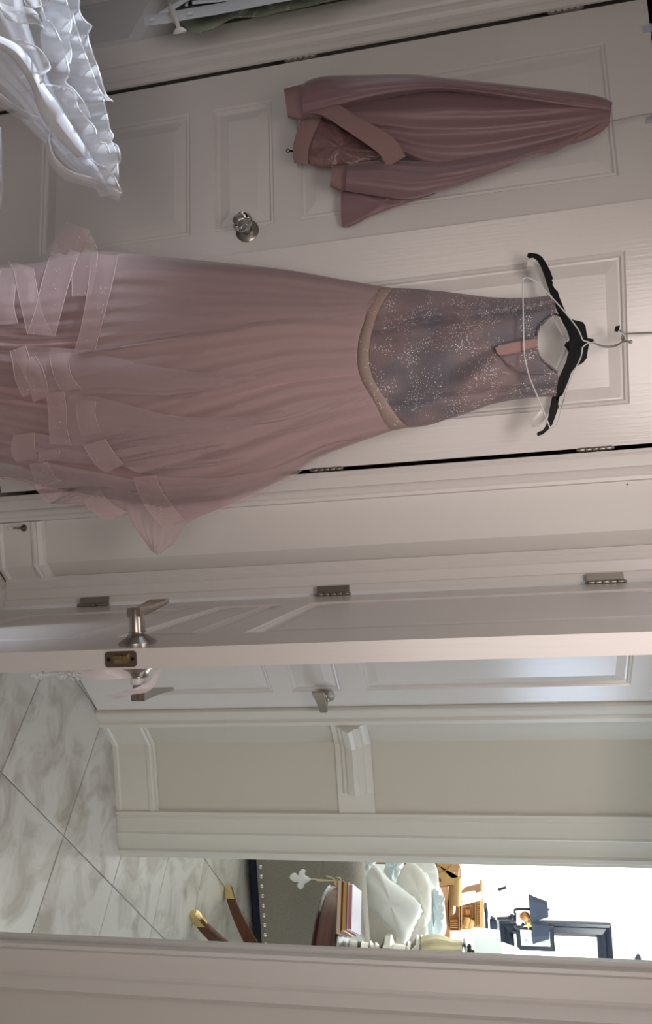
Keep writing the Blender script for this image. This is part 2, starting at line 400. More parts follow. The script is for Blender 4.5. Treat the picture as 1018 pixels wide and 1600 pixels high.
for n in nt.nodes:
    if n.type == 'TEX_NOISE' and n.inputs['Detail'].default_value == 5: n.inputs['Distortion'].default_value = 0.7; n.inputs['Roughness'].default_value = 0.62

bm = BM(); wbox(bm, -3.2, 3.6, -2.6, 4.2, WALL_TOP, WALL_TOP + 0.1); struct(obj('ceiling', bm, 'ceiling', smooth=False))
bm = BM(); wbox(bm, 0.6, 6.4, 4.2, 9.0, 3.1, 3.2); wbox(bm, 0.6, 6.4, 4.1, 4.2, WALL_TOP, 3.2); struct(obj('ceiling_living_room', bm, 'ceiling', smooth=False))

def wallobj(name, boxes, m='wall'):
    bm = BM()
    for fr, u0, u1, n0, n1, z0, z1 in boxes: fbox(bm, fr, u0, u1, n0, n1, z0, z1)
    return struct(obj(name, bm, m, smooth=False))
# closet wall: jambs and header round the pair of doors
wallobj('wall_closet', [(WA, -1.455, -1.375, 0.0, 0.10, 0, WALL_TOP), (WA, -0.112, 0.103, 0.0, 0.10, 0, WALL_TOP), (WA, -1.375, -0.112, 0.0, 0.10, 2.055, WALL_TOP)])
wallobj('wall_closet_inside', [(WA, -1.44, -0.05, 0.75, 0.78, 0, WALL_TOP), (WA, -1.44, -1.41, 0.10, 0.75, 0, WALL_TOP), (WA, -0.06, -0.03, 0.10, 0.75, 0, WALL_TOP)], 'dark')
# chamfered return beside the closet, then the wall carrying the passage door
CH = Fr(0.103, 2.20, 40); wallobj('wall_return', [(CH, 0, 0.066, 0.0, 0.08, 0, WALL_TOP)])
wallobj('wall_passage', [(WN, -0.105, 0.0, 0.0, 0.085, 0, WALL_TOP), (WN, 0.0, 0.935, 0.0, 0.09, 2.09, WALL_TOP), (WN, 0.935, 2.6, 0.0, 0.10, 0, WALL_TOP)])
# hall
wallobj('wall_hall_slanted', [(FD, 0.245, 0.457, 0.0, 0.10, 0, WALL_TOP), (FD, -0.36, 0.245, 0.0, 0.10, 2.05, WALL_TOP), (FD, -0.40, -0.36, 0.0, 0.10, 0, WALL_TOP)], 'hall')
wallobj('wall_hall_square', [(FW, 0.872, 1.315, 0.0, 0.12, 0, WALL_TOP), (FW, 1.315, 3.0, 0.0, 0.12, 2.42, WALL_TOP), (FW, 3.0, 3.6, 0.0, 0.12, 0, WALL_TOP)], 'hall')
wallobj('wall_hall_end', [(WF, 3.5, 3.6, 0.9, 2.1, 0, WALL_TOP), (WF, 3.5, 3.6, 2.8, 2.86, 0, WALL_TOP), (WF, 3.5, 3.6, 2.1, 2.8, 0, 1.6), (WF, 3.5, 3.6, 2.1, 2.8, 2.4, WALL_TOP)])
# living room shell (large window on its right wall)
wallobj('wall_living_back', [(WF, 0.6, 6.4, 8.6, 8.7, 0, 3.1)], 'living')
wallobj('wall_living_left', [(WF, 0.6, 0.7, 2.98, 8.6, 0, 3.1)], 'living')
wallobj('wall_living_right', [(WF, 6.2, 6.3, 2.98, 5.4, 0, 3.1), (WF, 6.2, 6.3, 7.9, 8.6, 0, 3.1), (WF, 6.2, 6.3, 5.4, 7.9, 0, 0.7), (WF, 6.2, 6.3, 5.4, 7.9, 2.7, 3.1)], 'living')
wallobj('wall_living_front', [(WF, 3.6, 6.3, 2.86, 2.98, 0, 3.1)], 'living')
# the room the picture is taken in, behind the camera
wallobj('wall_bedroom_back', [(WF, -3.2, 2.9, -2.6, -2.5, 0, WALL_TOP)])
wallobj('wall_bedroom_left', [(WF, -3.2, -3.1, -2.5, 4.1, 0, WALL_TOP)])
wallobj('wall_bedroom_right', [(WF, 2.8, 2.9, -2.5, 1.35, 0, WALL_TOP)])
wallobj('wall_bathroom_end', [(WF, -3.1, -1.45, 4.0, 4.1, 0, WALL_TOP), (WF, -1.455, -1.43, 2.3, 4.0, 0, WALL_TOP)])

# ---- door leaves
def panel_rings(bm, fr, u0, u1, z0, z1, sgn, base):
    steps = ((0, 0), (0.004, 0.005), (0.010, 0.003), (0.014, 0.009), (0.019, 0.0095), (0.050, 0.002), (0.0505, 0.0015))
    rows = []
    for ins, dep in steps:
        rows.append([fr.p(u, base + sgn * dep, z) for u, z in ((u0 + ins, z0 + ins), (u1 - ins, z0 + ins), (u1 - ins, z1 - ins), (u0 + ins, z1 - ins))])
    vs = quadgrid(bm, rows, True); bm.faces.new(vs[-1])
PZ = ((0.237, 0.722), (0.791, 0.975), (1.046, 1.905))
def make_door(name, fr, u0, u1, z0, z1, th, pu0, pu1, label, pz=PZ, bothsides=False):
    d = empty(name, fr.p((u0 + u1) / 2, th / 2, z0)); d['kind'] = 'structure'; d['label'] = label
    bm = BM(); core = 0.0125
    fbox(bm, fr, u0, pu0, 0, th, z0, z1); fbox(bm, fr, pu1, u1, 0, th, z0, z1)
    zz = [z0] + [z for p in pz for z in p] + [z1]
    for k in range(0, len(zz), 2): fbox(bm, fr, pu0, pu1, 0, th, zz[k], zz[k + 1])
    fbox(bm, fr, pu0, pu1, core, th - core if bothsides else th, z0 + 0.01, z1 - 0.01)
    obj('door_leaf', bm, 'door', d, smooth=False)
    for a, b in pz:
        bm = BM(); panel_rings(bm, fr, pu0, pu1, a, b, 1, 0.0)
        obj('panel', bm, 'door', d, smooth=False)
        if bothsides:
            bm = BM(); panel_rings(bm, fr, pu0, pu1, a, b, -1, th); obj('panel', bm, 'door', d, smooth=False)
    return d
def hinge(parent, fr, u, z, n=-0.004, hh=0.088, r=0.0062, leaf=0.03, side=1, leafn=0.0):
    bm = BM(); seg = hh / 5
    for k in range(5):
        lathe(bm, fr.p(u, n, z - hh / 2 + k * seg + 0.0006), (0, 0, 1), [(r * 0.9, 0), (r, 0.001), (r, seg - 0.0022), (r * 0.9, seg - 0.0012)], 10)
    ball(bm, fr.p(u, n, z + hh / 2 + 0.002), 0.0045, 8); ball(bm, fr.p(u, n, z - hh / 2 - 0.002), 0.0045, 8)
    fbox(bm, fr, min(u, u + side * leaf), max(u, u + side * leaf), n - 0.0005 + leafn, n + 0.0035 + leafn, z - hh / 2, z + hh / 2)
    return obj('hinge', bm, 'hinge', parent)
HZ = (0.32, 1.065, 1.812)
d1 = make_door('door_1', DL, 0.035, 0.622, 0.012, 2.022, 0.035, 0.145, 0.54, 'white closet door with glass knob behind the mauve jacket')
d2 = make_door('door_2', DR, -0.628, -0.003, 0.012, 2.03, 0.035, -0.508, -0.113, 'white closet door behind the long pink gown')
for z in HZ:
    hinge(d1, DL, 0.028, z, leaf=0.006); hinge(d2, DR, 0.001, z, leaf=0.006, side=-1)
# octagonal glass knob on door_1
k0 = DL.p(0.553, 0, 0.895); ax = -DL.n
bm = BM(); lathe(bm, k0, ax, [(0.034, 0), (0.034, 0.003), (0.029, 0.006), (0.015, 0.009), (0.012, 0.022), (0.0145, 0.025), (0.0145, 0.029)], 24)
knob = obj('door_knob', bm, 'nickel', d1)
bm = BM(); lathe(bm, k0 + ax * 0.0285, ax, [(0.013, 0), (0.016, 0.004), (0.029, 0.018), (0.031, 0.026), (0.024, 0.038), (0.013, 0.0405)], 8)
obj('glass_grip', bm, 'glass', knob, smooth=False, label='faceted clear glass grip')
# passage door, standing open towards the camera, both faces panelled
d3 = make_door('door_3', DN, 0.0, 0.965, 0.012, 2.06, 0.034, 0.205, 0.80, 'open white passage door seen edge-on with lever handles', bothsides=True)
for z in HZ: hinge(d3, Fr(0.241, 2.165, -20), -0.004, z, n=-0.002, hh=0.095, leaf=0.026, side=-1, leafn=0.004)
LY = 0.885
def lever(parent, name, c, out, along, s=1.0):
    out = Vector(out).normalized(); along = Vector(along).normalized(); c = Vector(c)
    bm = BM(); lathe(bm, c, out, [(0.0335 * s, 0), (0.0335 * s, 0.004 * s), (0.030 * s, 0.007 * s), (0.020 * s, 0.013 * s), (0.0155 * s, 0.018 * s), (0.0152 * s, 0.021 * s), (0.0135 * s, 0.022 * s), (0.0128 * s, 0.06 * s), (0.0110 * s, 0.064 * s)], 28)
    h = obj(name, bm, 'nickel', parent)
    bm = BM(); P = []
    for k in range(9):
        t = k / 8; q = c + out * (0.056 + 0.010 * t * t) * s + along * (-0.012 + 0.112 * t) * s
        hw = (0.012 + 0.009 * t ** 1.5) * s if t < 0.97 else 0.019 * s; tk = (0.008 - 0.0045 * t) * s; z = Vector((0, 0, 1))
        P.append([q + z * hw + out * tk, q + z * (hw + .001) , q + z * hw - out * tk, q - z * hw - out * tk, q - z * (hw + .001), q - z * hw + out * tk])
    vs = quadgrid(bm, P, True); bm.faces.new(vs[0]); bm.faces.new(list(reversed(vs[-1])))
    obj('lever', bm, 'nickel', h, ang=30)
    return h
UH = 0.905
lever(d3, 'door_handle', DN.p(UH, 0, LY), -DN.n, -DN.d)
lever(d3, 'door_handle', DN.p(UH, 0.034, LY), DN.n, -DN.d)
bm = BM(); e = Fr(*(DN.p(0.965, 0, 0)).xy, -2.0)   # latch edge faces the camera
def rrect(fr, uc, zc, w_, h_, r, n):
    out = []
    for sx, sy, a0 in ((1, 1, 0), (-1, 1, 90), (-1, -1, 180), (1, -1, 270)):
        for k in range(5):
            a = math.radians(a0 + k * 22.5); out.append(fr.p(uc + sx * (w_ / 2 - r) + r * math.cos(a), n, zc + sy * (h_ / 2 - r) + r * math.sin(a)))
    return out
prism(bm, rrect(e, 0.017, LY - 0.004, 0.027, 0.057, 0.006, 0.0005), e.n * -0.002)
lp = obj('latch_plate', bm, 'bronze', d3, smooth=False)
bm = BM(); lathe(bm, e.p(0.0175, -0.001, LY - 0.004), -e.n, [(0.0125, 0), (0.0125, 0.0012), (0.011, 0.002)], 20)
bmB = BM(); box_pts(bmB, [e.p(0.010, -0.002, LY - 0.016), e.p(0.024, -0.002, LY - 0.016), e.p(0.024, -0.003, LY + 0.008), e.p(0.010, -0.003, LY + 0.008), e.p(0.010, -0.014, LY - 0.013), e.p(0.018, -0.008, LY - 0.013), e.p(0.018, -0.008, LY + 0.007), e.p(0.010, -0.014, LY + 0.007)])
bm.free(); obj('latch_bolt', bmB, 'brass', lp, smooth=False, label='bevelled brass latch tongue')
for dz in (-0.0215, 0.0215):
    bm = BM(); lathe(bm, e.p(0.017, -0.0015, LY - 0.004 + dz), -e.n, [(0.0032, 0), (0.0032, 0.0008), (0.001, 0.0012)], 10); obj('screw', bm, 'black', lp)
# hall door on the slanted wall
d4 = make_door('door_4', FD, -0.352, 0.238, 0.012, 2.035, 0.035, -0.245, 0.152, 'white hall door with lever handle beside the pilaster wall', pz=((0.24, 0.728), (0.795, 0.977), (1.062, 1.945)))
lever(d4, 'door_handle', FD.p(0.172, 0, 0.915), -FD.n, -FD.d, 1.05)

# ---- casings
zt = 2.12
casing('trim_1', Fr(-1.36, 2.2, 0), [(0.029, 0.0), (0.028, 0.006), (0.013, 0.007), (0.011, 0.012), (0.002, 0.013), (0.000, 0.006), (-0.006, 0.010), (-0.014, 0.014), (-0.017, 0.009), (-0.028, 0.010), (-0.031, 0.016), (-0.036, 0.019), (-0.040, 0.021), (-0.090, 0.024), (-0.095, 0.018)], 0, zt)
casing('trim_2', Fr(-0.125, 2.2, 0), [(0.009, 0.002), (0.010, 0.012), (0.018, 0.014), (0.022, 0.009), (0.026, 0.012), (0.056, 0.015), (0.060, 0.019), (0.066, 0.021), (0.076, 0.0145), (0.082, 0.018), (0.092, 0.017), (0.095, 0.008)], 0, zt)
casing('trim_3', WN, [(-0.105, 0.012), (-0.102, 0.022), (-0.088, 0.024), (-0.083, 0.018), (-0.068, 0.020), (-0.064, 0.014), (-0.036, 0.011), (-0.032, 0.014), (-0.012, 0.014), (-0.004, 0.004)], 0, zt)
casing('trim_4', WN, [(0.935, 0.003), (0.937, 0.011), (0.945, 0.012), (0.985, 0.012), (0.992, 0.017), (1.000, 0.013), (1.010, 0.019), (1.026, 0.021), (1.036, 0.012)], 0, zt)
casing('trim_5', FD, [(0.243, 0.003), (0.246, 0.012), (0.258, 0.015), (0.264, 0.009), (0.295, 0.014), (0.300, 0.022), (0.318, 0.024), (0.332, 0.012), (0.335, 0.006)], 0, zt, 'hall_trim')
casing('trim_6', FW, [(1.136, 0.008), (1.138, 0.020), (1.148, 0.022), (1.152, 0.014), (1.160, 0.018), (1.166, 0.013), (1.215, 0.020), (1.222, 0.026), (1.228, 0.020), (1.285, 0.014), (1.292, 0.022), (1.306, 0.020), (1.312, 0.012), (1.322, 0.010)], 0, 2.5, 'hall_trim')
# inner jamb linings of the passage door
bm = BM(); fbox(bm, WN, 0.925, 0.938, 0.0, 0.10, 0, 2.09); fbox(bm, WN, 0.915, 0.927, 0.05, 0.09, 0, 2.09); struct(obj('trim_7', bm, 'paint', smooth=False))
# baseboards, chair rail
BASE = [(0.0, 0.0), (0.022, 0.0), (0.022, 0.012), (0.016, 0.020), (0.014, 0.115), (0.020, 0.119), (0.021, 0.126), (0.014, 0.131), (0.017, 0.137), (0.010, 0.150), (0.0, 0.155)]
bm = BM(); sweep_h(bm, [(-0.030, 2.199), (0.103, 2.199), (0.151, 2.239)], BASE); struct(obj('baseboard_closet_wall', bm, 'paint', ang=25))
BASE2 = [(0.0, 0.0), (0.012, 0.0), (0.012, 0.016), (0.006, 0.022), (0.006, 0.138), (0.012, 0.142), (0.013, 0.156), (0.008, 0.162), (0.010, 0.172), (0.0, 0.178)]
cA = FD.p(0.335, 0, 0); path = [(cA.x, cA.y), (0.874, 2.853), (1.137, 2.853)]
bm = BM(); sweep_h(bm, path, BASE2); struct(obj('baseboard_hall', bm, 'hall_trim', ang=25))
RAIL = [(0.0, 0.905), (0.012, 0.905), (0.013, 0.925), (0.024, 0.932), (0.026, 0.944), (0.040, 0.950), (0.046, 0.962), (0.052, 0.976), (0.044, 0.990), (0.034, 0.996), (0.032, 1.012), (0.018, 1.018), (0.013, 1.030), (0.012, 1.042), (0.0, 1.042)]
bm = BM(); sweep_h(bm, [path[0], path[1], (1.06, 2.853)], [(o * 0.9, z) for o, z in RAIL]); struct(obj('trim_8', bm, 'hall_trim', ang=25, label='moulded chair rail turning the hall corner'))
bm = BM(); fbox(bm, FW, 1.05, 1.137, -0.012, 0.0, 0.905, 1.042); struct(obj('trim_9', bm, 'hall_trim', smooth=False))

bm = BM(); nq = at(980, 757, 2.197); lathe(bm, nq + Vector((0, 0.003, 0)), (0, -1, 0), [(0.0022, 0), (0.0024, 0.004), (0.001, 0.0055)], 8)
tag(obj('nail', bm, 'bronze'), 'tiny dark nail in the wall beside the closet casing', 'nail')
# door stop on the wall beside the closet
q = at(26, 824, 2.19)
ds = empty('door_stop', (q.x, 2.186, q.z), 'bronze rod door stop with white tip above the baseboard', 'door stop')
bm = BM(); c = at(38, 825, 2.186); lathe(bm, c, (0, -1, 0), [(0.011, 0), (0.011, 0.003), (0.006, 0.006)], 16); ball(bm, c + Vector((0, -0.006, 0)), 0.0085, 12); obj('ball_end', bm, 'bronze', ds)
c2 = at(16, 825, 2.105)
bm = BM(); tube(bm, [c + Vector((0, -0.006, 0)), c2], 0.0028, 8); obj('rod', bm, 'bronze', ds)
bm = BM(); lathe(bm, c2 + (c - c2).normalized() * 0.006, c2 - c, [(0.0065, 0), (0.0075, 0.003), (0.0075, 0.011), (0.005, 0.014)], 14); obj('rubber_tip', bm, 'rubber', ds, label='white rubber tip')

# blue-lit bathroom door with the ironing board hung on it
BD = Fr(-1.475, 2.215, 180 - 39.0)
BD.n = Vector((-BD.d.y, BD.d.x, 0)) * -1
def blue_door():
    fr = BD; d = empty('door_5', fr.p(0.4, 0.02, 0.01)); d['kind'] = 'structure'; d['label'] = 'white bathroom door in blue daylight behind the ironing board'
    u_in, z_lo = fr.uz(215, 65); z_hi = 0.95
    bm = BM(); fbox(bm, fr, 0.0, u_in, 0, 0.035, 0.01, 2.03); fbox(bm, fr, u_in + 0.5, u_in + 0.62, 0, 0.035, 0.01, 2.03)
    zz = (0.01, 0.24, 0.56, 0.80, 1.40, 2.03)
    z1 = fr.uz(232, 40)[1]
    zs = [0.01, z1 - 0.62, z1, z1 + 0.16, 1.9, 2.03]
    for a, b in ((zs[0], zs[1]), (zs[2], zs[3]), (zs[4], zs[5])): fbox(bm, fr, u_in, u_in + 0.5, 0, 0.035, a, b)
    fbox(bm, fr, u_in, u_in + 0.5, 0.0125, 0.035, 0.02, 2.02)
    obj('door_leaf', bm, 'door', d, smooth=False)
    for a, b in ((zs[1], zs[2]), (zs[3], zs[4])):
        bm = BM(); panel_rings(bm, fr, u_in, u_in + 0.5, a, b, 1, 0.0); obj('panel', bm, 'door', d, smooth=False)
blue_door()

# ---------------------------------------------------------------- hooks and hangers
def px_tube(bm, pts, y, r, n=8, sm=4, mp=at):
    P = [mp(p[0], p[1], p[2] if len(p) > 2 else y) for p in pts]
    tube(bm, smoothpts(P, sm) if sm else P, r, n)
Z5 = lambda x, y: (680 + x / 3.012, 370 + y / 3.012)      # reading scale of one enlarged measurement

# over-door hook carrying the gown: flat bracket over the door top, long rod, ball-tipped hook
HY = 2.055
oh = empty('over_door_hook', DR.p(-0.31, 0, 2.03), 'steel over-door hook with long rod and ball tip holding the gown hangers', 'hook')
bm = BM(); pt = at(1018, 520, 2.125)
fr = DR; uh = (pt - DR.o).dot(DR.d)
fbox(bm, DR, uh - 0.012, uh + 0.012, -0.0025, 0.0, 1.97, 2.034); fbox(bm, DR, uh - 0.012, uh + 0.012, -0.0025, 0.04, 2.0315, 2.034); fbox(bm, DR, uh - 0.012, uh + 0.012, 0.037, 0.04, 1.99, 2.034)
obj('bracket', bm, 'hookblue', oh, smooth=False)
bm = BM(); tube(bm, smoothpts([DR.p(uh, -0.004, 1.975), at(1018, 520, 2.12), at(978, 521.5, HY + 0.01), at(*Z5(880, 466), HY), at(*Z5(874, 476), HY - 0.012), at(*Z5(884, 488), HY - 0.022), at(*Z5(915, 494), HY - 0.03)], 5), 0.0022, 8)
obj('rod', bm, 'steel', oh)
bm = BM(); ball(bm, at(*Z5(917, 495), HY - 0.03), 0.0048, 12); obj('ball_tip', bm, 'steel', oh)

# black plastic hanger
gh = empty('black_hanger', at(890, 535, 2.03), 'black moulded plastic hanger at the shoulders of the pink gown', 'hanger')
OUT = [(433, 80), (455, 82), (480, 86), (500, 100), (520, 130), (538, 165), (551, 200), (545, 209), (551, 222), (548, 232), (560, 266), (572, 258), (582, 290), (598, 330), (612, 362), (626, 388), (645, 394), (690, 405), (703, 422), (708, 455), (714, 480), (742, 485), (742, 492), (720, 505), (713, 545), (710, 572), (695, 592), (655, 617), (635, 645), (624, 680), (606, 722), (592, 752), (583, 748), (580, 758), (575, 792), (578, 800), (562, 846), (548, 885), (530, 908), (505, 930), (482, 938), (474, 930), (480, 920), (503, 912), (518, 890), (530, 846), (545, 766), (560, 715), (572, 680), (590, 640), (612, 590), (625, 545), (628, 520), (612, 522), (604, 512), (612, 500), (630, 492), (628, 470), (617, 440), (600, 410), (580, 370), (560, 325), (540, 270), (524, 225), (510, 180), (495, 142), (478, 114), (460, 100), (438, 103), (430, 94)]
bm = BM(); hp = [at(*Z5(x, y), 2.035) for x, y in OUT]; prism(bm, hp, (0, -0.011, 0))
bmesh.ops.bevel(bm, geom=[e_ for e_ in bm.edges if e_.is_boundary is False and len(e_.link_faces) == 2 and e_.calc_face_angle(0) > 1.2], offset=0.0016, segments=2, affect='EDGES')
obj('hanger_arms', bm, 'black', gh, ang=50)
bm = BM()
for k in (-1, 1):
    px_tube(bm, [Z5(636, 512 + k * 60), Z5(640, 512 + k * 20)], 2.0235, 0.0006, 5, 0)
px_tube(bm, [Z5(632, 503), Z5(614, 506), Z5(612, 516), Z5(632, 518)], 2.022, 0.0022, 8)
obj('rib_detail', bm, 'black', gh)
bm = BM(); px_tube(bm, [(*Z5(735, 488), 2.03), (*Z5(760, 508), 2.03), (*Z5(800, 520), 2.032), (*Z5(840, 517), 2.036), (*Z5(868, 502), 2.045), (*Z5(884, 478), 2.052), (*Z5(880, 455), 2.056), (*Z5(868, 442), 2.05), (*Z5(856, 438), 2.046)], 2.03, 0.0019, 8, 5)
obj('hanger_hook', bm, 'steel', gh)
bm = BM(); a_, b_ = at(*Z5(845, 444), 2.046), at(*Z5(866, 418), 2.044)
prism(bm, [at(*Z5(x, y), 2.040) for x, y in ((843, 440), (848, 420), (868, 417), (865, 432), (858, 446))], (0, 0.008, 0))
obj('hook_tip', bm, 'black', gh, smooth=False, label='black plastic tip on the hook')
# clear hanger behind it
ch = empty('clear_hanger', at(870, 535, 2.05), 'clear acrylic hanger just behind the black hanger', 'hanger')
bm = BM()
def flatarm(bm, pts, ws, y, th=0.009):
    P = smoothpts([Vector((*Z5(x, y_), 0)) for x, y_ in pts], 4); n = len(P); W = np.interp(np.linspace(0, 1, n), np.linspace(0, 1, len(ws)), ws); rows = []
    for i in range(n):
        d = (P[min(i + 1, n - 1)] - P[max(i - 1, 0)]).normalized(); m = Vector((-d.y, d.x, 0)) * W[i]
        a, b = P[i] + m, P[i] - m
        rows.append([at(a.x, a.y, y), at(a.x, a.y, y + th), at(b.x, b.y, y + th), at(b.x, b.y, y), at((a.x + b.x) / 2, (a.y + b.y) / 2, y + .003)])
    vs = quadgrid(bm, rows, True); bm.faces.new(vs[0]); bm.faces.new(list(reversed(vs[-1])))
flatarm(bm, [(430, 135), (450, 138), (478, 152), (505, 190), (530, 260), (560, 360), (590, 430), (625, 480)], [6.5, 7, 7, 5.5, 4, 4, 4.5, 5], 2.050)
flatarm(bm, [(450, 880), (475, 868), (505, 835), (530, 780), (555, 690), (580, 620), (605, 565), (625, 530)], [6, 7, 7, 6, 5, 5, 4.5, 4.5], 2.050)
obj('hanger_arms', bm, 'acrylic', ch, ang=30)
bm = BM(); px_tube(bm, [(*Z5(640, 505), 2.052), (*Z5(735, 500), 2.054), (*Z5(800, 516), 2.056), (*Z5(860, 505), 2.06), (*Z5(888, 478), 2.064), (*Z5(884, 458), 2.062), (*Z5(872, 452), 2.06)], 2.05, 0.0017, 8); obj('hanger_hook', bm, 'steel', ch)
# white wire hanger in front
wh = empty('wire_hanger', at(850, 540, 1.99), 'thin white wire hanger hooked in front of the black hanger', 'hanger')
bm = BM(); wy = 1.985
px_tube(bm, [(*Z5(x, y), 1.915 if x < 600 else 1.99) for x, y in ((724, 495), (700, 490), (690, 480), (680, 455), (660, 420), (600, 345), (530, 268), (480, 218), (450, 198), (428, 192), (413, 198), (410, 215), (411, 300), (413, 400), (415, 500), (420, 570), (440, 655), (470, 730), (500, 800), (525, 865), (540, 900), (552, 898), (568, 888), (580, 860), (592, 810), (610, 742), (640, 660), (680, 575), (689, 540), (691, 522), (705, 508), (724, 497))], 1.92, 0.0016, 8, 4)
obj('wire_frame', bm, 'wire_white', wh)
bm = BM(); px_tube(bm, [(*Z5(716, 499), 1.99), (*Z5(745, 496), 2.005), (*Z5(790, 485), 2.03), (*Z5(830, 465), 2.042), (*Z5(858, 452), 2.048), (*Z5(880, 456), 2.052), (*Z5(893, 478), 2.054), (*Z5(885, 500), 2.05), (*Z5(870, 516), 2.046)], 2.02, 0.0014, 8, 5)
obj('hanger_hook', bm, 'wire_white', wh)

# over-door hooks on the jacket door
oj = empty('over_door_hook', DL.p(0.40, 0, 2.022), 'thin over-door wire hook above the mauve jacket', 'hook')
pj = at(1018, 178, 2.125); uj = (pj - DL.o).dot(DL.d)
bm = BM(); fbox(bm, DL, uj - 0.01, uj + 0.01, -0.0025, 0.0, 1.985, 2.026); fbox(bm, DL, uj - 0.01, uj + 0.01, -0.0025, 0.04, 2.0235, 2.026); fbox(bm, DL, uj - 0.01, uj + 0.01, 0.037, 0.04, 1.99, 2.026); obj('bracket', bm, 'hookblue', oj, smooth=False)
bm = BM(); tube(bm, smoothpts([DL.p(uj, -0.004, 1.99), at(1018, 178, 2.12), at(985, 183.5, 2.11), at(955, 190, 2.10), at(940, 193, 2.09)], 4), 0.0018, 8); obj('rod', bm, 'steel', oj)
ob = empty('over_door_hook', DL.p(0.12, 0, 2.02), 'pale steel bracket clipped over the jacket door near its hinge side', 'hook')
ub = DL.uz(1009, 45)[0]; bm = BM()
fbox(bm, DL, ub - 0.012, ub + 0.012, -0.003, 0.0, 2.003, 2.027); fbox(bm, DL, ub - 0.012, ub + 0.012, -0.003, 0.04, 2.024, 2.027); fbox(bm, DL, ub - 0.012, ub + 0.012, 0.037, 0.04, 1.98, 2.027)
obj('bracket', bm, 'hookblue', ob, smooth=False)
bm = BM(); tube(bm, smoothpts([DL.p(ub, -0.002, 2.006), DL.p(ub, -0.010, 2.002), DL.p(ub, -0.014, 2.010)], 4), 0.003, 8); obj('lip', bm, 'hookblue', ob)

# ---------------------------------------------------------------- pink prom gown
gown = empty('prom_gown', at(700, 560, 1.95), 'long dusty pink prom gown with sequined grey bodice and tiered tulle skirt', 'dress')
BT = [(613, 450), (598, 472), (590, 488), (583, 510), (578, 532), (576, 562), (579, 580), (586, 598), (605, 628), (620, 651), (637, 668)]
BL = [(594, 447), (575, 474), (569, 500), (563, 518), (559, 536), (558, 568), (561, 584), (567, 600), (586, 632), (600, 660), (612, 673)]
# bodice: columns between the two side seams, cut to the neckline at the top
def bodice(name, y0, depth, topf, m, sgn=1, nt=60, ns=40, parent=gown):
    bm = BM(); bt = resample([Vector((x, y, 0)) for x, y in BT], nt + 1)
    SL = [(613, 450), (650, 452), (690, 455), (730, 460), (765, 464.5), (800, 466), (830, 465), (862, 461)]
    SR = [(637, 668), (660, 663), (690, 657), (720, 649), (745, 640), (765, 632), (800, 625), (830, 621), (868, 619)]
    fl = lambda X: np.interp(X, [p[0] for p in SL], [p[1] for p in SL]); frr = lambda X: np.interp(X, [p[0] for p in SR], [p[1] for p in SR])
    rows = []
    for i in range(ns + 1):
        s = i / ns; row = []
        for j in range(nt + 1):
            t = j / nt; Xt = topf(t); X = bt[j].x + (Xt - bt[j].x) * s
            Y = (fl(max(X, 613)) * (1 - t) + frr(max(X, 637)) * t) * min(1, s * 4) + bt[j].y * (1 - min(1, s * 4))
            e = math.sqrt(max(0, 4 * t * (1 - t)))
            bust = 0.022 * math.exp(-((X - 745) / 45) ** 2) * (math.exp(-((t - 0.3) / 0.16) ** 2) + math.exp(-((t - 0.72) / 0.16) ** 2)) if sgn > 0 else 0
            fo = 0.006 * math.sin(17 * t + 0.012 * X + 2 * math.sin(X / 60.0)) + 0.003 * math.sin(X / 13.0 + 9 * t) + 0.009 * math.exp(-((t - 0.17 - (690 - X) * 0.0008) / 0.03) ** 2) - 0.010 * math.exp(-((t - 0.22 - (690 - X) * 0.0008) / 0.025) ** 2) - 0.010 * math.exp(-((t - 0.83 + (700 - X) * 0.0006) / 0.025) ** 2)
            row.append(at(X, Y, y0 - sgn * (depth * e + bust + (fo * min(1, 2 * e) if sgn > 0 else 0))))
        rows.append(row)
    quadgrid(bm, rows); return obj(name, bm, m, parent)
TOPF = [(0, 862), (0.06, 865), (0.12, 868), (0.19, 864), (0.26, 852), (0.33, 841), (0.42, 838.5), (0.52, 839), (0.62, 846), (0.70, 858), (0.76, 870), (0.82, 872), (0.90, 870), (1.0, 868)]
topfront = lambda t: float(np.interp(t, [a for a, b in TOPF], [b for a, b in TOPF]))
bod = bodice('bodice', 2.0, 0.055, topfront, 'bodice')
bodice('bodice_back', 2.0, 0.025, lambda t: float(np.interp(t, [0, .10, .2, .5, .8, .9, 1], [860, 855, 815, 800, 815, 855, 866])), 'bodice', sgn=-1, nt=30, ns=20)
# keyhole insert and its folded edges
def gslab(bm, poly, y):
    prism(bm, [at(x, yy, y) for x, yy in poly], (0, 0.003, 0))
ZB = lambda x, y: (720 + x / 5.656, 430 + y / 5.656)
bm = BM(); gslab(bm, [ZB(*p) for p in ((300, 640), (350, 620), (480, 590), (600, 570), (668, 562), (672, 590), (665, 640), (600, 655), (480, 690), (345, 710), (318, 690))], 1.925)
obj('keyhole_insert', bm, 'insert', bod, smooth=False, label='peach satin showing through the keyhole slit')
bm = BM()
for pl in ([(300, 640), (400, 605), (520, 582), (640, 560), (672, 545)], [(345, 712), (480, 692), (600, 657), (668, 642)]):
    px_tube(bm, [ZB(*p) for p in pl], 1.924, 0.0016, 6)
obj('keyhole_piping', bm, 'bodice', bod)
bm = BM()
for pl in ([(345, 712), (400, 775), (460, 815), (520, 845), (600, 862), (700, 864), (820, 868)],):
    px_tube(bm, [ZB(*p) for p in pl], 1.93, 0.0022, 6)
px_tube(bm, [(864, 491), (852, 501), (842, 513), (838, 530), (839, 546), (845, 560), (858, 571), (871, 582)], 1.946, 0.0022, 6)
obj('neckline_piping', bm, 'bodice', bod)
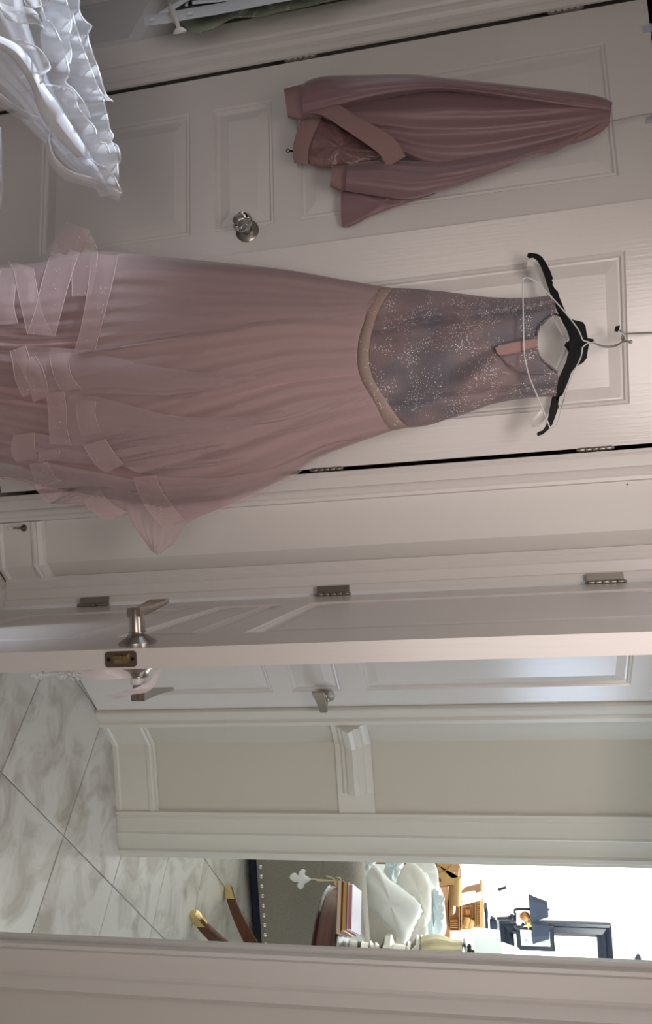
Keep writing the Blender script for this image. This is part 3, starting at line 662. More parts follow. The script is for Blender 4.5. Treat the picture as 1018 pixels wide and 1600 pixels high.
# beaded band
def band(name, A, B, y0, depth, m, parent, nt=60, ns=5, puffd=0.004):
    a = resample(smoothpts([Vector((x, y, 0)) for x, y in A], 4), nt + 1); b = resample(smoothpts([Vector((x, y, 0)) for x, y in B], 4), nt + 1); rows = []
    for i in range(ns + 1):
        s = i / ns
        rows.append([at(*(a[j].lerp(b[j], s)).xy, y0 - depth * math.sqrt(max(0, 4 * j / nt * (1 - j / nt))) - puffd * math.sqrt(4 * s * (1 - s))) for j in range(nt + 1)])
    bm = BM(); quadgrid(bm, rows); return obj(name, bm, m, parent)
belt = band('beaded_waistband', BT, BL, 1.998, 0.066, 'belt', gown)
# skirt
def fsum(seed, fr_, amp, grow=True, drift=0.05):
    rnd = random.Random(seed); C = [(f, rnd.uniform(0, 6.28), rnd.uniform(-1, 1)) for f in fr_]
    def f(s, t):
        v = 0.0
        for k, (q, p, d) in enumerate(C):
            x = math.sin(2 * PI * (q * (t + drift * d * s)) + p + 0.8 * math.sin(3 * s + p)); v += (1 - 2 * math.sqrt(x * x + 0.02) if k % 2 else x) / (1 + 0.35 * k)
        return amp * v * ((0.12 + 0.88 * s ** 0.8) if grow else 1)
    return f
def sk_y0(X): return float(np.interp(X, [-400, 0, 300, 600], [1.86, 1.88, 1.93, 1.995]))
def sk_front(X): return float(np.interp(X, [-400, 0, 300, 560, 600], [0.24, 0.20, 0.145, 0.075, 0.06]))
SKL = [(594, 447), (540, 437.5), (440, 421), (330, 409), (250, 401), (200, 396), (160, 390), (100, 400), (40, 415), (0, 420), (-150, 425), (-330, 430)]
SKR = [(612, 673), (560, 691), (500, 713), (465, 735), (420, 759), (340, 782), (260, 790), (180, 778), (100, 765), (0, 738), (-150, 735), (-330, 735)]
sL = lambda X: float(np.interp(X, [p[0] for p in reversed(SKL)], [p[1] for p in reversed(SKL)])); sR = lambda X: float(np.interp(X, [p[0] for p in reversed(SKR)], [p[1] for p in reversed(SKR)]))
def gy(X, Y):
    l, r = sL(X), sR(X); t = (Y - l) / (r - l); t = max(0.0, min(1.0, t)); return sk_y0(X) - sk_front(X) * math.sqrt(4 * t * (1 - t))
def layer(name, L, R, m, extra, fold, top=None, bot=None, tr=(0, 1), ns=44, nt=72, both=False, parent=gown):
    """a skirt layer lying `extra` metres outside the lining"""
    bm = BM(); l = resample(smoothpts([Vector((x, y, 0)) for x, y in L], 6), ns); r = resample(smoothpts([Vector((x, y, 0)) for x, y in R], 6), ns)
    T_ = resample(smoothpts([Vector((x, y, 0)) for x, y in top], 6), nt + 1) if top else None
    B_ = resample(smoothpts([Vector((x, y, 0)) for x, y in bot], 5), nt + 1) if bot else None
    rows = []
    for i in range(ns):
        s = i / (ns - 1); row = []
        for j in range(nt + 1):
            t = j / nt; q = l[i].lerp(r[i], t)
            if T_: q += (T_[j] - l[0].lerp(r[0], t)) * (1 - s) ** 2.0
            if B_: q += (B_[j] - l[-1].lerp(r[-1], t)) * s ** 2.5
            tt = tr[0] + (tr[1] - tr[0]) * t; e = math.sqrt(max(0, 4 * tt * (1 - tt)))
            p = at(q.x, q.y, gy(q.x, q.y) - extra * (0.15 + 0.85 * s) - fold(s, t) * min(1, 0.15 + e)); p.z = max(p.z, 0.004); row.append(p)
        if both:
            for j in range(nt - 1, 0, -3):
                t = j / nt; q = l[i].lerp(r[i], t); e = math.sqrt(max(0, 4 * t * (1 - t))); p = at(q.x, q.y, sk_y0(q.x) + 0.05 * e); p.z = max(p.z, 0.004); row.append(p)
        rows.append(row)
    quadgrid(bm, rows, both); return obj(name, bm, m, parent, ang=70)
layer('skirt_lining', [(p[0], p[1] + (6 if p[0] < 420 else 1)) for p in SKL], [(p[0], p[1] - (16 if p[0] < 470 else 2)) for p in SKR], 'satin', 0.0, fsum(3, (3.1, 7, 4.3), 0.012), top=BL, both=True, ns=60, nt=110)
layer('tulle_overskirt', [(594, 447), (540, 437.5), (440, 420), (330, 408), (250, 400), (205, 396), (184, 396)], [(612, 673), (560, 691), (500, 713), (465, 735), (420, 760), (340, 796), (305, 810), (287, 818)], 'tulle', 0.030,
      fsum(8, (2.7, 6, 4.1), 0.014), top=BL, bot=[(184, 397), (172, 450), (160, 500), (149, 545), (113, 556), (111, 580), (126, 606), (104, 626), (106, 668), (114, 690), (140, 692), (166, 690), (192, 725), (214, 738), (243, 743), (266, 780), (287, 818)])
layer('tulle_underskirt', [(594, 447), (540, 438), (440, 421), (330, 409), (250, 402), (165, 392), (110, 400), (50, 412), (8, 412), (-120, 420), (-330, 430)], [(612, 673), (560, 690), (500, 712), (420, 756), (340, 788), (280, 800), (200, 790), (100, 770), (50, 760), (0, 742), (-150, 740), (-330, 740)], 'tulle_thin', 0.018,
      fsum(12, (4, 9, 6.7), 0.010), top=BL)
layer('front_tulle_panel', [(594, 448), (540, 438.5), (440, 421), (330, 409), (250, 401), (205, 397), (184, 400)], [(571, 492), (520, 502), (450, 511), (340, 522), (230, 535), (149, 546)], 'tulle_thin', 0.042,
      fsum(21, (1.5, 3.2), 0.008), bot=[(184, 400), (172, 450), (160, 500), (149, 546)], tr=(0, 0.45), nt=30)
layer('side_tulle_panel', [(566, 600), (450, 648), (345, 661), (250, 674), (164, 687)], [(586, 630), (500, 668), (345, 697), (260, 712), (192, 726)], 'tulle_thin', 0.044,
      fsum(23, (1.2, 2.7), 0.007), tr=(0.6, 0.85), nt=24)
layer('side_tulle_panel', [(345, 742), (250, 752), (200, 785), (205, 815), (236, 860)], [(345, 794), (310, 808), (288, 822), (272, 848), (246, 868)], 'tulle', 0.005, fsum(25, (1.5, 3), 0.006), tr=(0.9, 1.0), nt=24)
layer('side_tulle_panel', [(200, 735), (150, 748), (110, 770), (90, 780), (79, 786)], [(210, 790), (190, 806), (170, 810), (140, 795), (80, 787)], 'tulle', 0.004, fsum(27, (1.5, 3), 0.006), tr=(0.9, 1.0), nt=24)
layer('side_tulle_panel', [(150, 715), (90, 722), (45, 728), (10, 735), (-60, 740)], [(150, 752), (105, 765), (79, 787), (40, 757), (-60, 742)], 'tulle', 0.004, fsum(28, (1.5, 3), 0.006), tr=(0.88, 1.0), nt=24)
# glitter ribbon edging: each visible flute of the hem
RIB = [
    ([((184, 399), (143, 396)), ((176, 440), (139, 440)), ((166, 480), (133, 480)), ((157, 515), (125, 520)), ((149, 546), (115, 553))], 0.046),
    ([((140, 359), (104, 347)), ((133, 378), (98, 360)), ((122, 400), (86, 378)), ((112, 430), (75, 410)), ((103, 460), (66, 440)), ((94, 495), (55, 485)), ((86, 525), (43, 522))], 0.055),
    ([((52, 419), (12, 407)), ((56, 440), (22, 425)), ((60, 462), (28, 455)), ((66, 490), (36, 490)), ((82, 524), (43, 522))], 0.042),
    ([((137, 360), (118, 352)), ((152, 390), (124, 380)), ((150, 420), (113, 410)), ((142, 462), (113, 463))], 0.036),
    ([((108, 551), (78, 553)), ((108, 570), (80, 570)), ((113, 590), (86, 592)), ((126, 606), (97, 612))], 0.040),
    ([((100, 612), (72, 614)), ((104, 640), (76, 640)), ((105, 670), (77, 668)), ((112, 696), (79, 694))], 0.045),
    ([((150, 627), (122, 625)), ((149, 645), (120, 648)), ((153, 664), (124, 668)), ((158, 676), (128, 682))], 0.038),
    ([((164, 686), (130, 696)), ((172, 698), (140, 712)), ((182, 713), (152, 728)), ((193, 725), (168, 738))], 0.052),
    ([((243, 742), (208, 746)), ((250, 762), (216, 768)), ((264, 785), (230, 795)), ((287, 812), (254, 823))], 0.030),
    ([((155, 766), (131, 784)), ((165, 778), (140, 796)), ((180, 792), (152, 806)), ((198, 800), (174, 811))], 0.020),
    ([((74, 722), (46, 725)), ((80, 735), (52, 742)), ((86, 745), (56, 758)), ((96, 752), (58, 766))], 0.022),
    ([((40, 540), (16, 548)), ((46, 560), (20, 566)), ((48, 590), (24, 592)), ((60, 612), (36, 620))], 0.030),
    ([((55, 556), (26, 560)), ((66, 575), (38, 585)), ((74, 600), (48, 606)), ((76, 620), (52, 628))], 0.034),
    ([((26, 420), (2, 418)), ((24, 450), (-4, 450)), ((22, 480), (-8, 480)), ((28, 505), (-6, 508))], 0.03),
    ([((55, 676), (22, 680)), ((54, 700), (18, 704)), ((58, 716), (26, 722))], 0.026),
    ([((92, 700), (60, 704)), ((94, 708), (62, 714)), ((90, 716), (60, 722))], 0.024),
]
for pairs, d in RIB:
    a = resample(smoothpts([Vector((*p[0], 0)) for p in pairs], 4), 19); b = resample(smoothpts([Vector((*p[1], 0)) for p in pairs], 4), 19)
    bm = BM(); rows = []
    for i in range(19):
        row = []
        for k in range(6):
            q = a[i].lerp(b[i], k / 5); row.append(at(q.x, q.y, gy(q.x, q.y) - 0.034 - d * 0.35 - 0.006 * math.sin(PI * i / 18) - 0.003 * math.sin(PI * k / 5)))
        rows.append(row)
    if 0.02 < d < 0.05 and a[0].y > 530:      # tulle flute rising from the ribbon towards the waist
        b2 = BM(); fr_ = []
        for k in range(12):
            u = k / 11; rr_ = []
            for i in range(19):
                q = a[i].copy(); wq = (q.y - sL(q.x)) / (sR(q.x) - sL(q.x)); w0 = (a[9].y - sL(a[9].x)) / (sR(a[9].x) - sL(a[9].x)); wq += (w0 - wq) * 0.85 * u; X = q.x + 290 * u
                Y = sL(X) + (sR(X) - sL(X)) * wq; rr_.append(at(X, Y, gy(X, Y) - 0.033 - d * 0.33 * (1 - u) - 0.006 * math.sin(PI * i / 18)))
            fr_.append(rr_)
        quadgrid(b2, fr_); obj('tulle_flute', b2, 'tulle_thin', gown, ang=80)
    quadgrid(bm, rows); rb = obj('hem_ribbon', bm, 'ribbon', gown)
    bm = BM(); tube(bm, [r[0] + Vector((0, -0.0008, 0)) for r in rows], 0.0007, 5); obj('ribbon_cord', bm, 'ribbon_edge', rb)
    bm = BM(); tube(bm, [r[-1] + Vector((0, -0.0008, 0)) for r in rows], 0.0005, 5); obj('ribbon_cord', bm, 'ribbon_edge', rb)

# ---------------------------------------------------------------- mauve bomber jacket
jk = empty('bomber_jacket', at(760, 190, 2.08), 'mauve bomber jacket with quilted lining hung on the closet door', 'jacket')
JY = 2.085
def jfold(seed, amp, fr_=(2, 5, 3.3), cut=None):
    f = fsum(seed, fr_, amp, False, 0.3); return lambda s, t: f(s, t) * min(1, 4 * s, 5 * (1 - s) + 0.3)
def jl(name, L, R, front, back, m='jacket', seed=0, amp=0.006, y=JY, parent=jk, ns=46, nt=34, label=None, caps=True, fr_=(1.1, 2.3, 1.7)):
    g = front if callable(front) else (lambda s: front * min(1, 0.35 + 3 * s))
    bm = loft(L, R, y, g, back, ns, nt, jfold(seed, amp, fr_)); return obj(name, bm, m, parent, ang=80, label=label)
body = jl('jacket_body', [(956, 160), (930, 156), (850, 150), (760, 145), (690, 140), (620, 148), (570, 156), (527, 163), (500, 172)], [(951, 196), (925, 210), (880, 228), (845, 240), (780, 258), (720, 268), (670, 262), (633, 246), (560, 214)], 0.045, 0.02, seed=31, amp=0.006)
s1 = jl('sleeve', [(957, 160), (930, 149), (850, 138), (760, 128), (690, 121), (640, 116), (560, 117), (505, 119), (480, 126), (470, 133)], [(950, 176), (900, 172), (820, 160), (760, 151), (690, 143), (640, 148), (580, 160), (530, 176), (500, 184), (474, 186)], 0.05, 0.015, seed=33, y=JY - 0.005, amp=0.003)
s2 = jl('sleeve', [(905, 205), (860, 218), (780, 236), (700, 250), (650, 252), (600, 250), (560, 254), (542, 257)], [(890, 226), (862, 240), (832, 246), (790, 264), (720, 290), (680, 301), (640, 311), (600, 308), (560, 302), (539, 298)], 0.05, 0.01, seed=35, y=JY - 0.015, amp=0.003)
def cuff(L, R, y, parent):
    bm = loft(L, R, y, 0.026, 0.018, 8, 20, lambda s, t: 0.0006 * math.sin(60 * PI * t)); return obj('cuff', bm, 'rib', parent, label='brownish rib-knit cuff')
cuff([(474, 131), (458, 135), (443, 139)], [(476, 187), (462, 187), (450, 184)], JY - 0.005, s1)
cuff([(544, 256), (530, 256), (519, 258)], [(541, 298), (527, 297), (515, 291)], JY - 0.015, s2)
bm = BM(); puff(bm, [(538, 297), (533, 301), (532.5, 330), (534, 353), (540, 356), (556, 350), (578, 338), (610, 326), (645, 314), (685, 300), (640, 297), (590, 300)], JY + 0.012, 0.008, 0.006, wob=0.4, seed=4)
obj('front_panel', bm, 'jacket', jk)
bm = BM(); puff(bm, [(498, 181), (530, 196), (565, 220), (600, 243), (575, 252), (545, 262), (520, 262), (481, 256), (480, 232), (489, 206)], JY + 0.012, 0.014, 0.012, wob=0.5, seed=5, n=60)
obj('quilted_lining', bm, 'lining', jk, label='shiny quilted satin lining inside the hem')
ZJ = lambda x, y: (430 + x / 4.426, 110 + y / 4.426)
def strip(name, A, B, y, bulge, m, parent, nt=24, th=0.006, rowsn=5, label=None):
    a = resample(smoothpts([Vector((*p, 0)) for p in A], 4), nt); b = resample(smoothpts([Vector((*p, 0)) for p in B], 4), nt); bm = BM(); rows = []
    for i in range(nt):
        t = i / (nt - 1); yy = y(t) if callable(y) else y
        r = [at(*a[i].lerp(b[i], k / (rowsn - 1)).xy, yy - bulge * math.sin(PI * k / (rowsn - 1))) for k in range(rowsn)]
        r += [at(*a[i].lerp(b[i], k / (rowsn - 1)).xy, yy + th) for k in range(rowsn - 1, -1, -1)]
        rows.append(r)
    vs = quadgrid(bm, rows, True); bm.faces.new(vs[0]); bm.faces.new(list(reversed(vs[-1]))); return obj(name, bm, m, parent, label=label)
strip('hem_band', [ZJ(*p) for p in ((200, 290), (330, 312), (450, 390), (600, 490), (720, 580), (770, 670))], [ZJ(*p) for p in ((330, 268), (430, 235), (560, 318), (700, 392), (830, 480), (900, 595))], lambda t: JY - 0.03 - 0.035 * math.sin(PI * min(1, t * 0.8 + .1)), 0.004, 'rib', jk, label='front half of the rib-knit hem band')
strip('hem_band', [ZJ(*p) for p in ((200, 292), (160, 380), (120, 540), (130, 642))], [ZJ(*p) for p in ((330, 310), (275, 420), (232, 540), (226, 642))], JY + 0.003, 0.005, 'rib', jk, label='back half of the rib-knit hem band')
bm = BM(); puff(bm, [(948, 186), (946, 200), (925, 214), (890, 226), (880, 222), (910, 205)], JY - 0.004, 0.02, 0.01, n=30); obj('collar', bm, 'rib', jk)
zp = BM(); px_tube(zp, [(457, 236), (452, 236)], JY + 0.002, 0.003, 8, 0); px_tube(zp, [(452, 234), (449, 233), (447, 235), (448.5, 238), (452, 237.5)], JY, 0.0012, 6, 3); obj('zipper_pull', zp, 'black', jk)

# ---------------------------------------------------------------- white organza dress
wd = empty('white_dress', at(40, 60, 1.45), 'white organza dress with curly ruffled layers beside the closet door', 'dress')
WY = 1.47
def wmap(X, Y, y):
    p = at(X, Y, y); p.z = max(p.z, 0.006); return p
bm = BM()
L_ = resample(smoothpts([Vector((x, y, 0)) for x, y in ((20, -260), (28, -100), (35, 0), (62, 90), (98, 170), (135, 230), (160, 275), (172, 300))], 5), 50)
R_ = resample(smoothpts([Vector((x, y, 0)) for x, y in ((-470, -260), (-330, -90), (-160, 20), (0, 146), (32, 187), (62, 217), (108, 263), (168, 303))], 5), 50)
rows = []; ff = fsum(41, (1.2, 2.6), 0.006, False, 0.2)
for i in range(50):
    row = []
    for j in range(31):
        t = j / 30; q = L_[i].lerp(R_[i], t); e = math.sqrt(max(0, 4 * t * (1 - t))); row.append(wmap(q.x, q.y, WY - (0.09 * (1 - i / 60) + ff(i / 49, t)) * e))
    for j in range(29, 0, -2):
        t = j / 30; q = L_[i].lerp(R_[i], t); e = math.sqrt(max(0, 4 * t * (1 - t))); row.append(wmap(q.x, q.y, WY + 0.06 * (1 - i / 60) * e))
    rows.append(row)
vs = quadgrid(bm, rows, True); bm.faces.new(vs[0]); bm.faces.new(list(reversed(vs[-1])))
obj('underskirt', bm, 'organza_dense', wd, ang=80)
strip('satin_band', [(-10, 52), (28, 70), (52, 98), (68, 130), (92, 165), (118, 205), (140, 240)], [(-16, 70), (14, 86), (32, 108), (48, 135), (62, 178), (88, 215), (122, 248)], lambda t: WY - 0.125 + 0.06 * t - 0.008 * abs(math.sin(9 * t)), 0.014, 'organza_dense', wd, nt=40, th=0.002)
def ruffle(outer, shift, y, seed, dens=6, wave=0.018, m='organza', n=64):
    rnd = random.Random(seed); o_ = resample(smoothpts([Vector((*p, 0)) for p in outer], 5), n); i_ = [p + Vector((*shift, 0)) for p in o_]; i_ = resample(i_, n)
    ph = rnd.uniform(0, 6); rows = []
    for k in range(n):
        t = k / (n - 1); r = []
        for c in range(8):
            s = c / 7; q = i_[k].lerp(o_[k], s)
            r.append(wmap(q.x, q.y, y + 0.03 * (1 - s) - wave * s ** 1.5 * math.sin(2 * PI * dens * t + ph) - 0.012 * math.sin(PI * s)))
        rows.append(r)
    bm = BM(); quadgrid(bm, rows); rf = obj('ruffle', bm, m, wd)
    bm = BM(); tube(bm, [r[-1] for r in rows], 0.0017, 6); obj('rolled_hem', bm, 'cord', rf)
ruffle([(120, -60), (124, -10), (124, 18), (134, 34), (143, 41), (137, 54), (140, 70), (150, 98), (158, 124), (166, 149), (176, 158)], (-52, -6), WY + 0.045, 1, 5)
ruffle([(160, 150), (163, 162), (169, 190), (172, 204), (177, 212), (174, 222), (184, 230), (188, 250), (182, 257)], (-55, 4), WY + 0.02, 2, 4)
ruffle([(165, 205), (176, 226), (182, 244), (184, 270), (182, 284), (160, 279)], (-45, 2), WY - 0.02, 3, 3)
ruffle([(98, -40), (104, 4), (110, 22), (111, 42), (108, 56), (111, 84), (109, 99)], (-45, -2), WY - 0.02, 4, 3)
ruffle([(112, 18), (118, 40), (125, 62), (135, 90), (145, 116), (155, 140), (166, 157)], (-50, 0), WY + 0.02, 5, 5)
ruffle([(60, -10), (70, 28), (80, 36), (90, 54), (100, 80), (107, 106), (106, 119), (102, 128), (115, 140), (128, 156), (137, 172), (141, 184)], (-48, 4), WY - 0.05, 6, 4)
ruffle([(28, 62), (44, 68), (60, 76), (72, 92), (78, 106), (70, 115), (67, 122)], (-40, 8), WY - 0.10, 7, 2, 0.01)
ruffle([(70, 134), (88, 134), (105, 138), (117, 150), (122, 168), (135, 185), (148, 200), (151, 212), (157, 222), (166, 226), (172, 240)], (-42, 10), WY - 0.06, 8, 4)
ruffle([(0, 146), (25, 166), (48, 178), (62, 185), (72, 195), (78, 205), (77, 220), (85, 245), (105, 265), (125, 273), (150, 280), (172, 292), (190, 302)], (-6, 14), WY - 0.03, 9, 4, 0.008)
ruffle([(35, -8), (42, 9), (60, 11), (78, 3), (90, -12)], (-14, -30), WY - 0.09, 10, 2, 0.01)
ruffle([(-6, 4), (4, 18), (10, 28), (30, 36), (55, 36), (68, 44), (72, 50)], (-12, -26), WY - 0.10, 11, 2, 0.01)
ruffle([(130, 235), (150, 256), (165, 262), (178, 276), (182, 284), (190, 300)], (-34, 8), WY - 0.045, 12, 2)
bm = BM(); puff(bm, [(-90, 190), (-30, 186), (0, 196), (2, 212), (4, 232), (3.5, 260), (5, 290), (4, 312), (0, 330), (-40, 345), (-100, 330)], 1.40, 0.05, wob=0.25, seed=9, n=60, mp=wmap)
obj('fleece_hem', bm, 'fleece', wd, label='fluffy white hem corner')

# ---------------------------------------------------------------- ironing board on the bathroom door
ib = empty('ironing_board', BD.px(400, 10, -0.08), 'folded ironing board with green leaf-print cover and white steel legs', 'ironing board')
bmap = lambda X, Y, n: BD.px(X, Y, n)
bm = BM(); puff(bm, [(258, -60), (259, -10), (264, 12), (280, 30), (290, 46), (305, 52), (322, 50), (341, 41), (358, 30), (380, 27), (407, 27), (433, 20), (473, 12), (513, 3), (560, -8), (640, -30), (760, -65), (760, -150), (480, -110), (300, -95)], -0.055, 0.022, 0.022, wob=0.15, seed=2, n=80, mp=lambda X, Y, y: BD.px(X, Y, y))
obj('padded_board', bm, 'green', ib)
def leg_bar(pts, w_, off, name, m='white_metal', th=0.018):
    P = smoothpts([Vector((*p, 0)) for p in pts], 3); n = len(P); rows = []
    for i in range(n):
        d = (P[min(i + 1, n - 1)] - P[max(i - 1, 0)]).normalized(); mm = Vector((-d.y, d.x, 0)) * w_ / 2; a, b = P[i] + mm, P[i] - mm
        rows.append([BD.px(a.x, a.y, off), BD.px(a.x, a.y, off + th), BD.px(b.x, b.y, off + th), BD.px(b.x, b.y, off), BD.px(P[i].x, P[i].y, off - 0.003)])
    bm = BM(); vs = quadgrid(bm, rows, True); bm.faces.new(vs[0]); bm.faces.new(list(reversed(vs[-1]))); return obj(name, bm, m, ib, ang=30)
lg = leg_bar([(225, 32), (260, 28), (300, 20.5), (345, 13), (420, -2), (520, -20)], 17, -0.105, 'leg')
for X, Y in ((238, 31), (297, 22)):
    c = BD.px(X, Y, -0.1085); bm = BM(); lathe(bm, c, -BD.n, [(0.0085, 0), (0.0085, 0.002), (0.0065, 0.003), (0.0062, 0.001)], 18); obj('cap_plug', bm, 'white_metal', lg)
leg_bar([(250, 22), (275, 8), (300, -6), (360, -26)], 8, -0.095, 'strut')
leg_bar([(300, 4), (360, -2), (420, -12), (500, -26)], 6, -0.09, 'strut')
leg_bar([(291, 10), (293, -12)], 5, -0.088, 'crossbar')
bm = BM(); ctr = BD.px(273, 25, -0.108); px_tube(bm, [(268, 15), (271, 24), (275, 33), (278, 40)], -0.108, [0.010, 0.011, 0.008, 0.005] , 10, 0, mp=bmap)
ft = obj('foot', bm, 'cream_plastic', ib, label='cream plastic foot')
bm = BM(); lathe(bm, BD.px(279, 42, -0.108), (0.80, 0.60, 0.0), [(0.006, 0), (0.016, 0.007), (0.019, 0.011), (0.018, 0.014)], 18); obj('foot_pad', bm, 'cream_plastic', ft)

# ---------------------------------------------------------------- ribbon and beads on the door handle
tx = empty('beaded_tassel', DN.p(UH, 0.04, LY), 'white satin ribbon with clear bead drop looped on the door lever', 'ornament')
TY = DN.p(UH, 0, 0).y - 0.005
def ribbon(pairs, y, tw=0.0):
    a = resample(smoothpts([Vector((*p[0], 0)) for p in pairs], 4), 20); b = resample(smoothpts([Vector((*p[1], 0)) for p in pairs], 4), 20); rows = []
    for i in range(20):
        yy = y + tw * math.sin(7 * i / 19); rows.append([at(*a[i].lerp(b[i], k / 3).xy, yy - 0.003 * math.sin(PI * k / 3 + i * .4)) for k in range(4)])
    bm = BM(); quadgrid(bm, rows); return obj('ribbon', bm, 'ribbon_white', tx)
ribbon([((246, 1041), (254, 1045)), ((240, 1054), (248, 1056)), ((234, 1064), (241, 1072)), ((222, 1070), (228, 1082)), ((205, 1077), (208, 1085)), ((168, 1086), (182, 1093))], TY - 0.028, 0.004)
ribbon([((226, 1048), (222, 1057)), ((200, 1045), (195, 1060)), ((170, 1045), (165, 1062)), ((140, 1048), (138, 1062)), ((121, 1050), (121, 1060))], TY - 0.012, 0.006)
ribbon([((218, 1042), (222, 1050)), ((190, 1043), (200, 1052)), ((160, 1045), (165, 1054)), ((128, 1048), (132, 1057))], TY - 0.002, 0.004)
bm = BM(); lathe(bm, DN.p(UH, 0.058, LY), DN.n, [(0.0138, 0), (0.0165, 0.001), (0.0165, 0.011), (0.0138, 0.012)], 18); obj('ribbon_loop', bm, 'ribbon_white', tx)
rnd = random.Random(5); bm = BM()
for k in range(26):
    X = rnd.gauss(117, 5); Y = 1054 + rnd.gauss(0, 3) ; ball(bm, at(X, Y, TY - 0.012 + rnd.uniform(-.008, .008)), rnd.uniform(0.0016, 0.0032), 6)
for k in range(22):
    X = rnd.gauss(97, 3); ball(bm, at(X, 1055 + rnd.gauss(0, 2.6), TY - 0.012 + rnd.uniform(-.006, .006)), rnd.uniform(0.0015, 0.003), 6)
for k in range(18):
    X = rnd.uniform(50, 64); ball(bm, at(X, 1057 + rnd.gauss(0, 2.0) , TY - 0.012 + rnd.uniform(-.004, .004)), rnd.uniform(0.0015, 0.003), 6)
bd = obj('bead_cluster', bm, 'crystal', tx); bd['kind'] = 'stuff'
bm = BM(); px_tube(bm, [(122, 1054), (110, 1055), (85, 1055.5), (52, 1057)], TY - 0.012, 0.0011, 6); px_tube(bm, [(122, 1054), (88, 1052.5), (64, 1055)], TY - 0.010, 0.0007, 6); obj('bead_wire', bm, 'crystal', tx)

# ---------------------------------------------------------------- living room seen through the opening
# sofa: the arm end faces the hall
sofa = empty('sofa', (2.75, 4.9, 0), 'grey linen sofa with nailhead trim seen from its arm end', 'sofa')
SYF = 4.36
zb, zt_ = at(404, 1400, SYF).z, at(566, 1400, SYF).z
xl = 1.95
bm = BM(); prof = []
for k in range(13):   # arm end panel with a softly rolled top
    a = math.pi * k / 12; prof.append((SYF + 0.14 - 0.14 * math.cos(a), zt_ - 0.10 + 0.10 * math.sin(a)))
prof = [(SYF, zb)] + prof + [(SYF + 0.28, zb)]
rows = [[Vector((x, y, z)) for y, z in prof] for x in (xl, xl + 0.02, 3.0, 3.02)]
vs = quadgrid(bm, rows, True); bm.faces.new(vs[0]); bm.faces.new(list(reversed(vs[-1])))
arm = obj('arm', bm, 'linen', sofa, ang=50)
bm = BM(); c_ = at(506, 1345, SYF); tube(bm, [Vector((2.16, SYF - 0.002, at(506, 1350, SYF).z)), Vector((3.0, SYF - 0.002, at(506, 1350, SYF).z))], 0.003, 6); tube(bm, [Vector((2.0, SYF - 0.002, at(506, 1350, SYF).z)), Vector((2.16, SYF - 0.002, at(506, 1350, SYF).z))], 0.003, 6); 
bm.free()
bm = BM(); tube(bm, [Vector((xl + .01, SYF - 0.001, at(506, 1350, SYF).z)), Vector((2.34, SYF - 0.001, at(506, 1350, SYF).z)), Vector((3.0, SYF - 0.001, at(506, 1350, SYF).z))], 0.0025, 6); obj('arm_piping', bm, 'linen', sofa)
for k in range(17):
    x = 2.01 + 0.0575 * k; bm = BM(); lathe(bm, (x, SYF + 0.001, zb + 0.022), (0, -1, 0), [(0.0145, 0), (0.0135, 0.005), (0.009, 0.009), (0.003, 0.0105)], 12); obj('nailhead', bm, 'nail', sofa)
bm = BM(); wbox(bm, xl + 0.03, 3.0, SYF + 0.03, 5.36, 0.03, zb + 0.05); obj('base', bm, 'navy', sofa, smooth=False)  # dark box filling the gap below the sofa, in place of its shade
bm = BM(); wbox(bm, xl + 0.0, 3.0, SYF + 0.26, 5.36, zb + 0.02, 0.44); obj('seat', bm, 'linen', sofa)
bm = BM(); rows = [[Vector((x, y, z)) for x, z in ((2.72, 0.3), (2.76, 0.72), (2.80, 0.80), (2.90, 0.84), (3.0, 0.80), (3.02, 0.3))] for y in (SYF + 0.2, SYF + 0.22, 5.34, 5.36)]
vs = quadgrid(bm, rows, True); bm.faces.new(vs[0]); bm.faces.new(list(reversed(vs[-1]))); obj('backrest', bm, 'linen', sofa)
bm = BM(); wbox(bm, 2.16, 2.74, SYF + 0.30, 5.3, 0.44, 0.60); bmesh.ops.bevel(bm, geom=bm.edges[:], offset=0.04, segments=3, affect='EDGES'); obj('seat_cushion', bm, 'linen', sofa)
for x, y in ((2.05, 4.46), (2.9, 4.46), (2.05, 5.28), (2.9, 5.28)):
    bm = BM(); lathe(bm, (x, y, 0), (0, 0, 1), [(0.018, 0), (0.026, 0.05), (0.026, zb + 0.03)], 12); obj('leg', bm, 'ebony', sofa)
def pillow(outl, y, T, m, label, seed, wob=0.12, name='throw_pillow'):
    bm = BM(); puff(bm, outl, y, T, T * 0.7, wob=wob, seed=seed, n=64, rings=(1, .96, .9, .82, .72, .6, .46, .3, .15), sm=5); o = obj(name, bm, m, None, ang=80)
    return tag(o, label, 'pillow', 'pillows heaped on the sofa')
pillow([(561, 1377), (565, 1366), (574, 1362), (586, 1349), (596, 1362), (610, 1376), (627, 1388), (645, 1400), (656, 1412), (660, 1424), (651, 1442), (643, 1458), (636, 1476), (628, 1472), (608, 1452), (586, 1430), (567, 1412), (562, 1396)], 4.80, 0.10, 'damask', 'white damask pillow leaning diagonally over the sofa arm', 51)
pillow([(618, 1380), (622, 1366), (630, 1352), (640, 1346), (652, 1350), (664, 1366), (672, 1384), (674, 1402), (673, 1430), (668, 1447), (664, 1440), (660, 1424), (652, 1411), (640, 1398)], 5.02, 0.09, 'pillow', 'ivory cotton pillow behind the diagonal damask one', 52)
pillow([(638, 1476), (640, 1460), (648, 1446), (658, 1426), (664, 1432), (667, 1448), (667, 1464), (662, 1470), (650, 1476)], 4.92, 0.05, 'pillow', 'pale cream pillow corner beneath the tip of the damask pillow', 53)
pillow([(598, 1362), (602, 1350), (606, 1340), (622, 1336), (632, 1340), (630, 1354), (622, 1374), (612, 1378)], 5.14, 0.05, 'frost', 'shiny icy blue pillow between damask and ivory pillows', 54, 0.4)
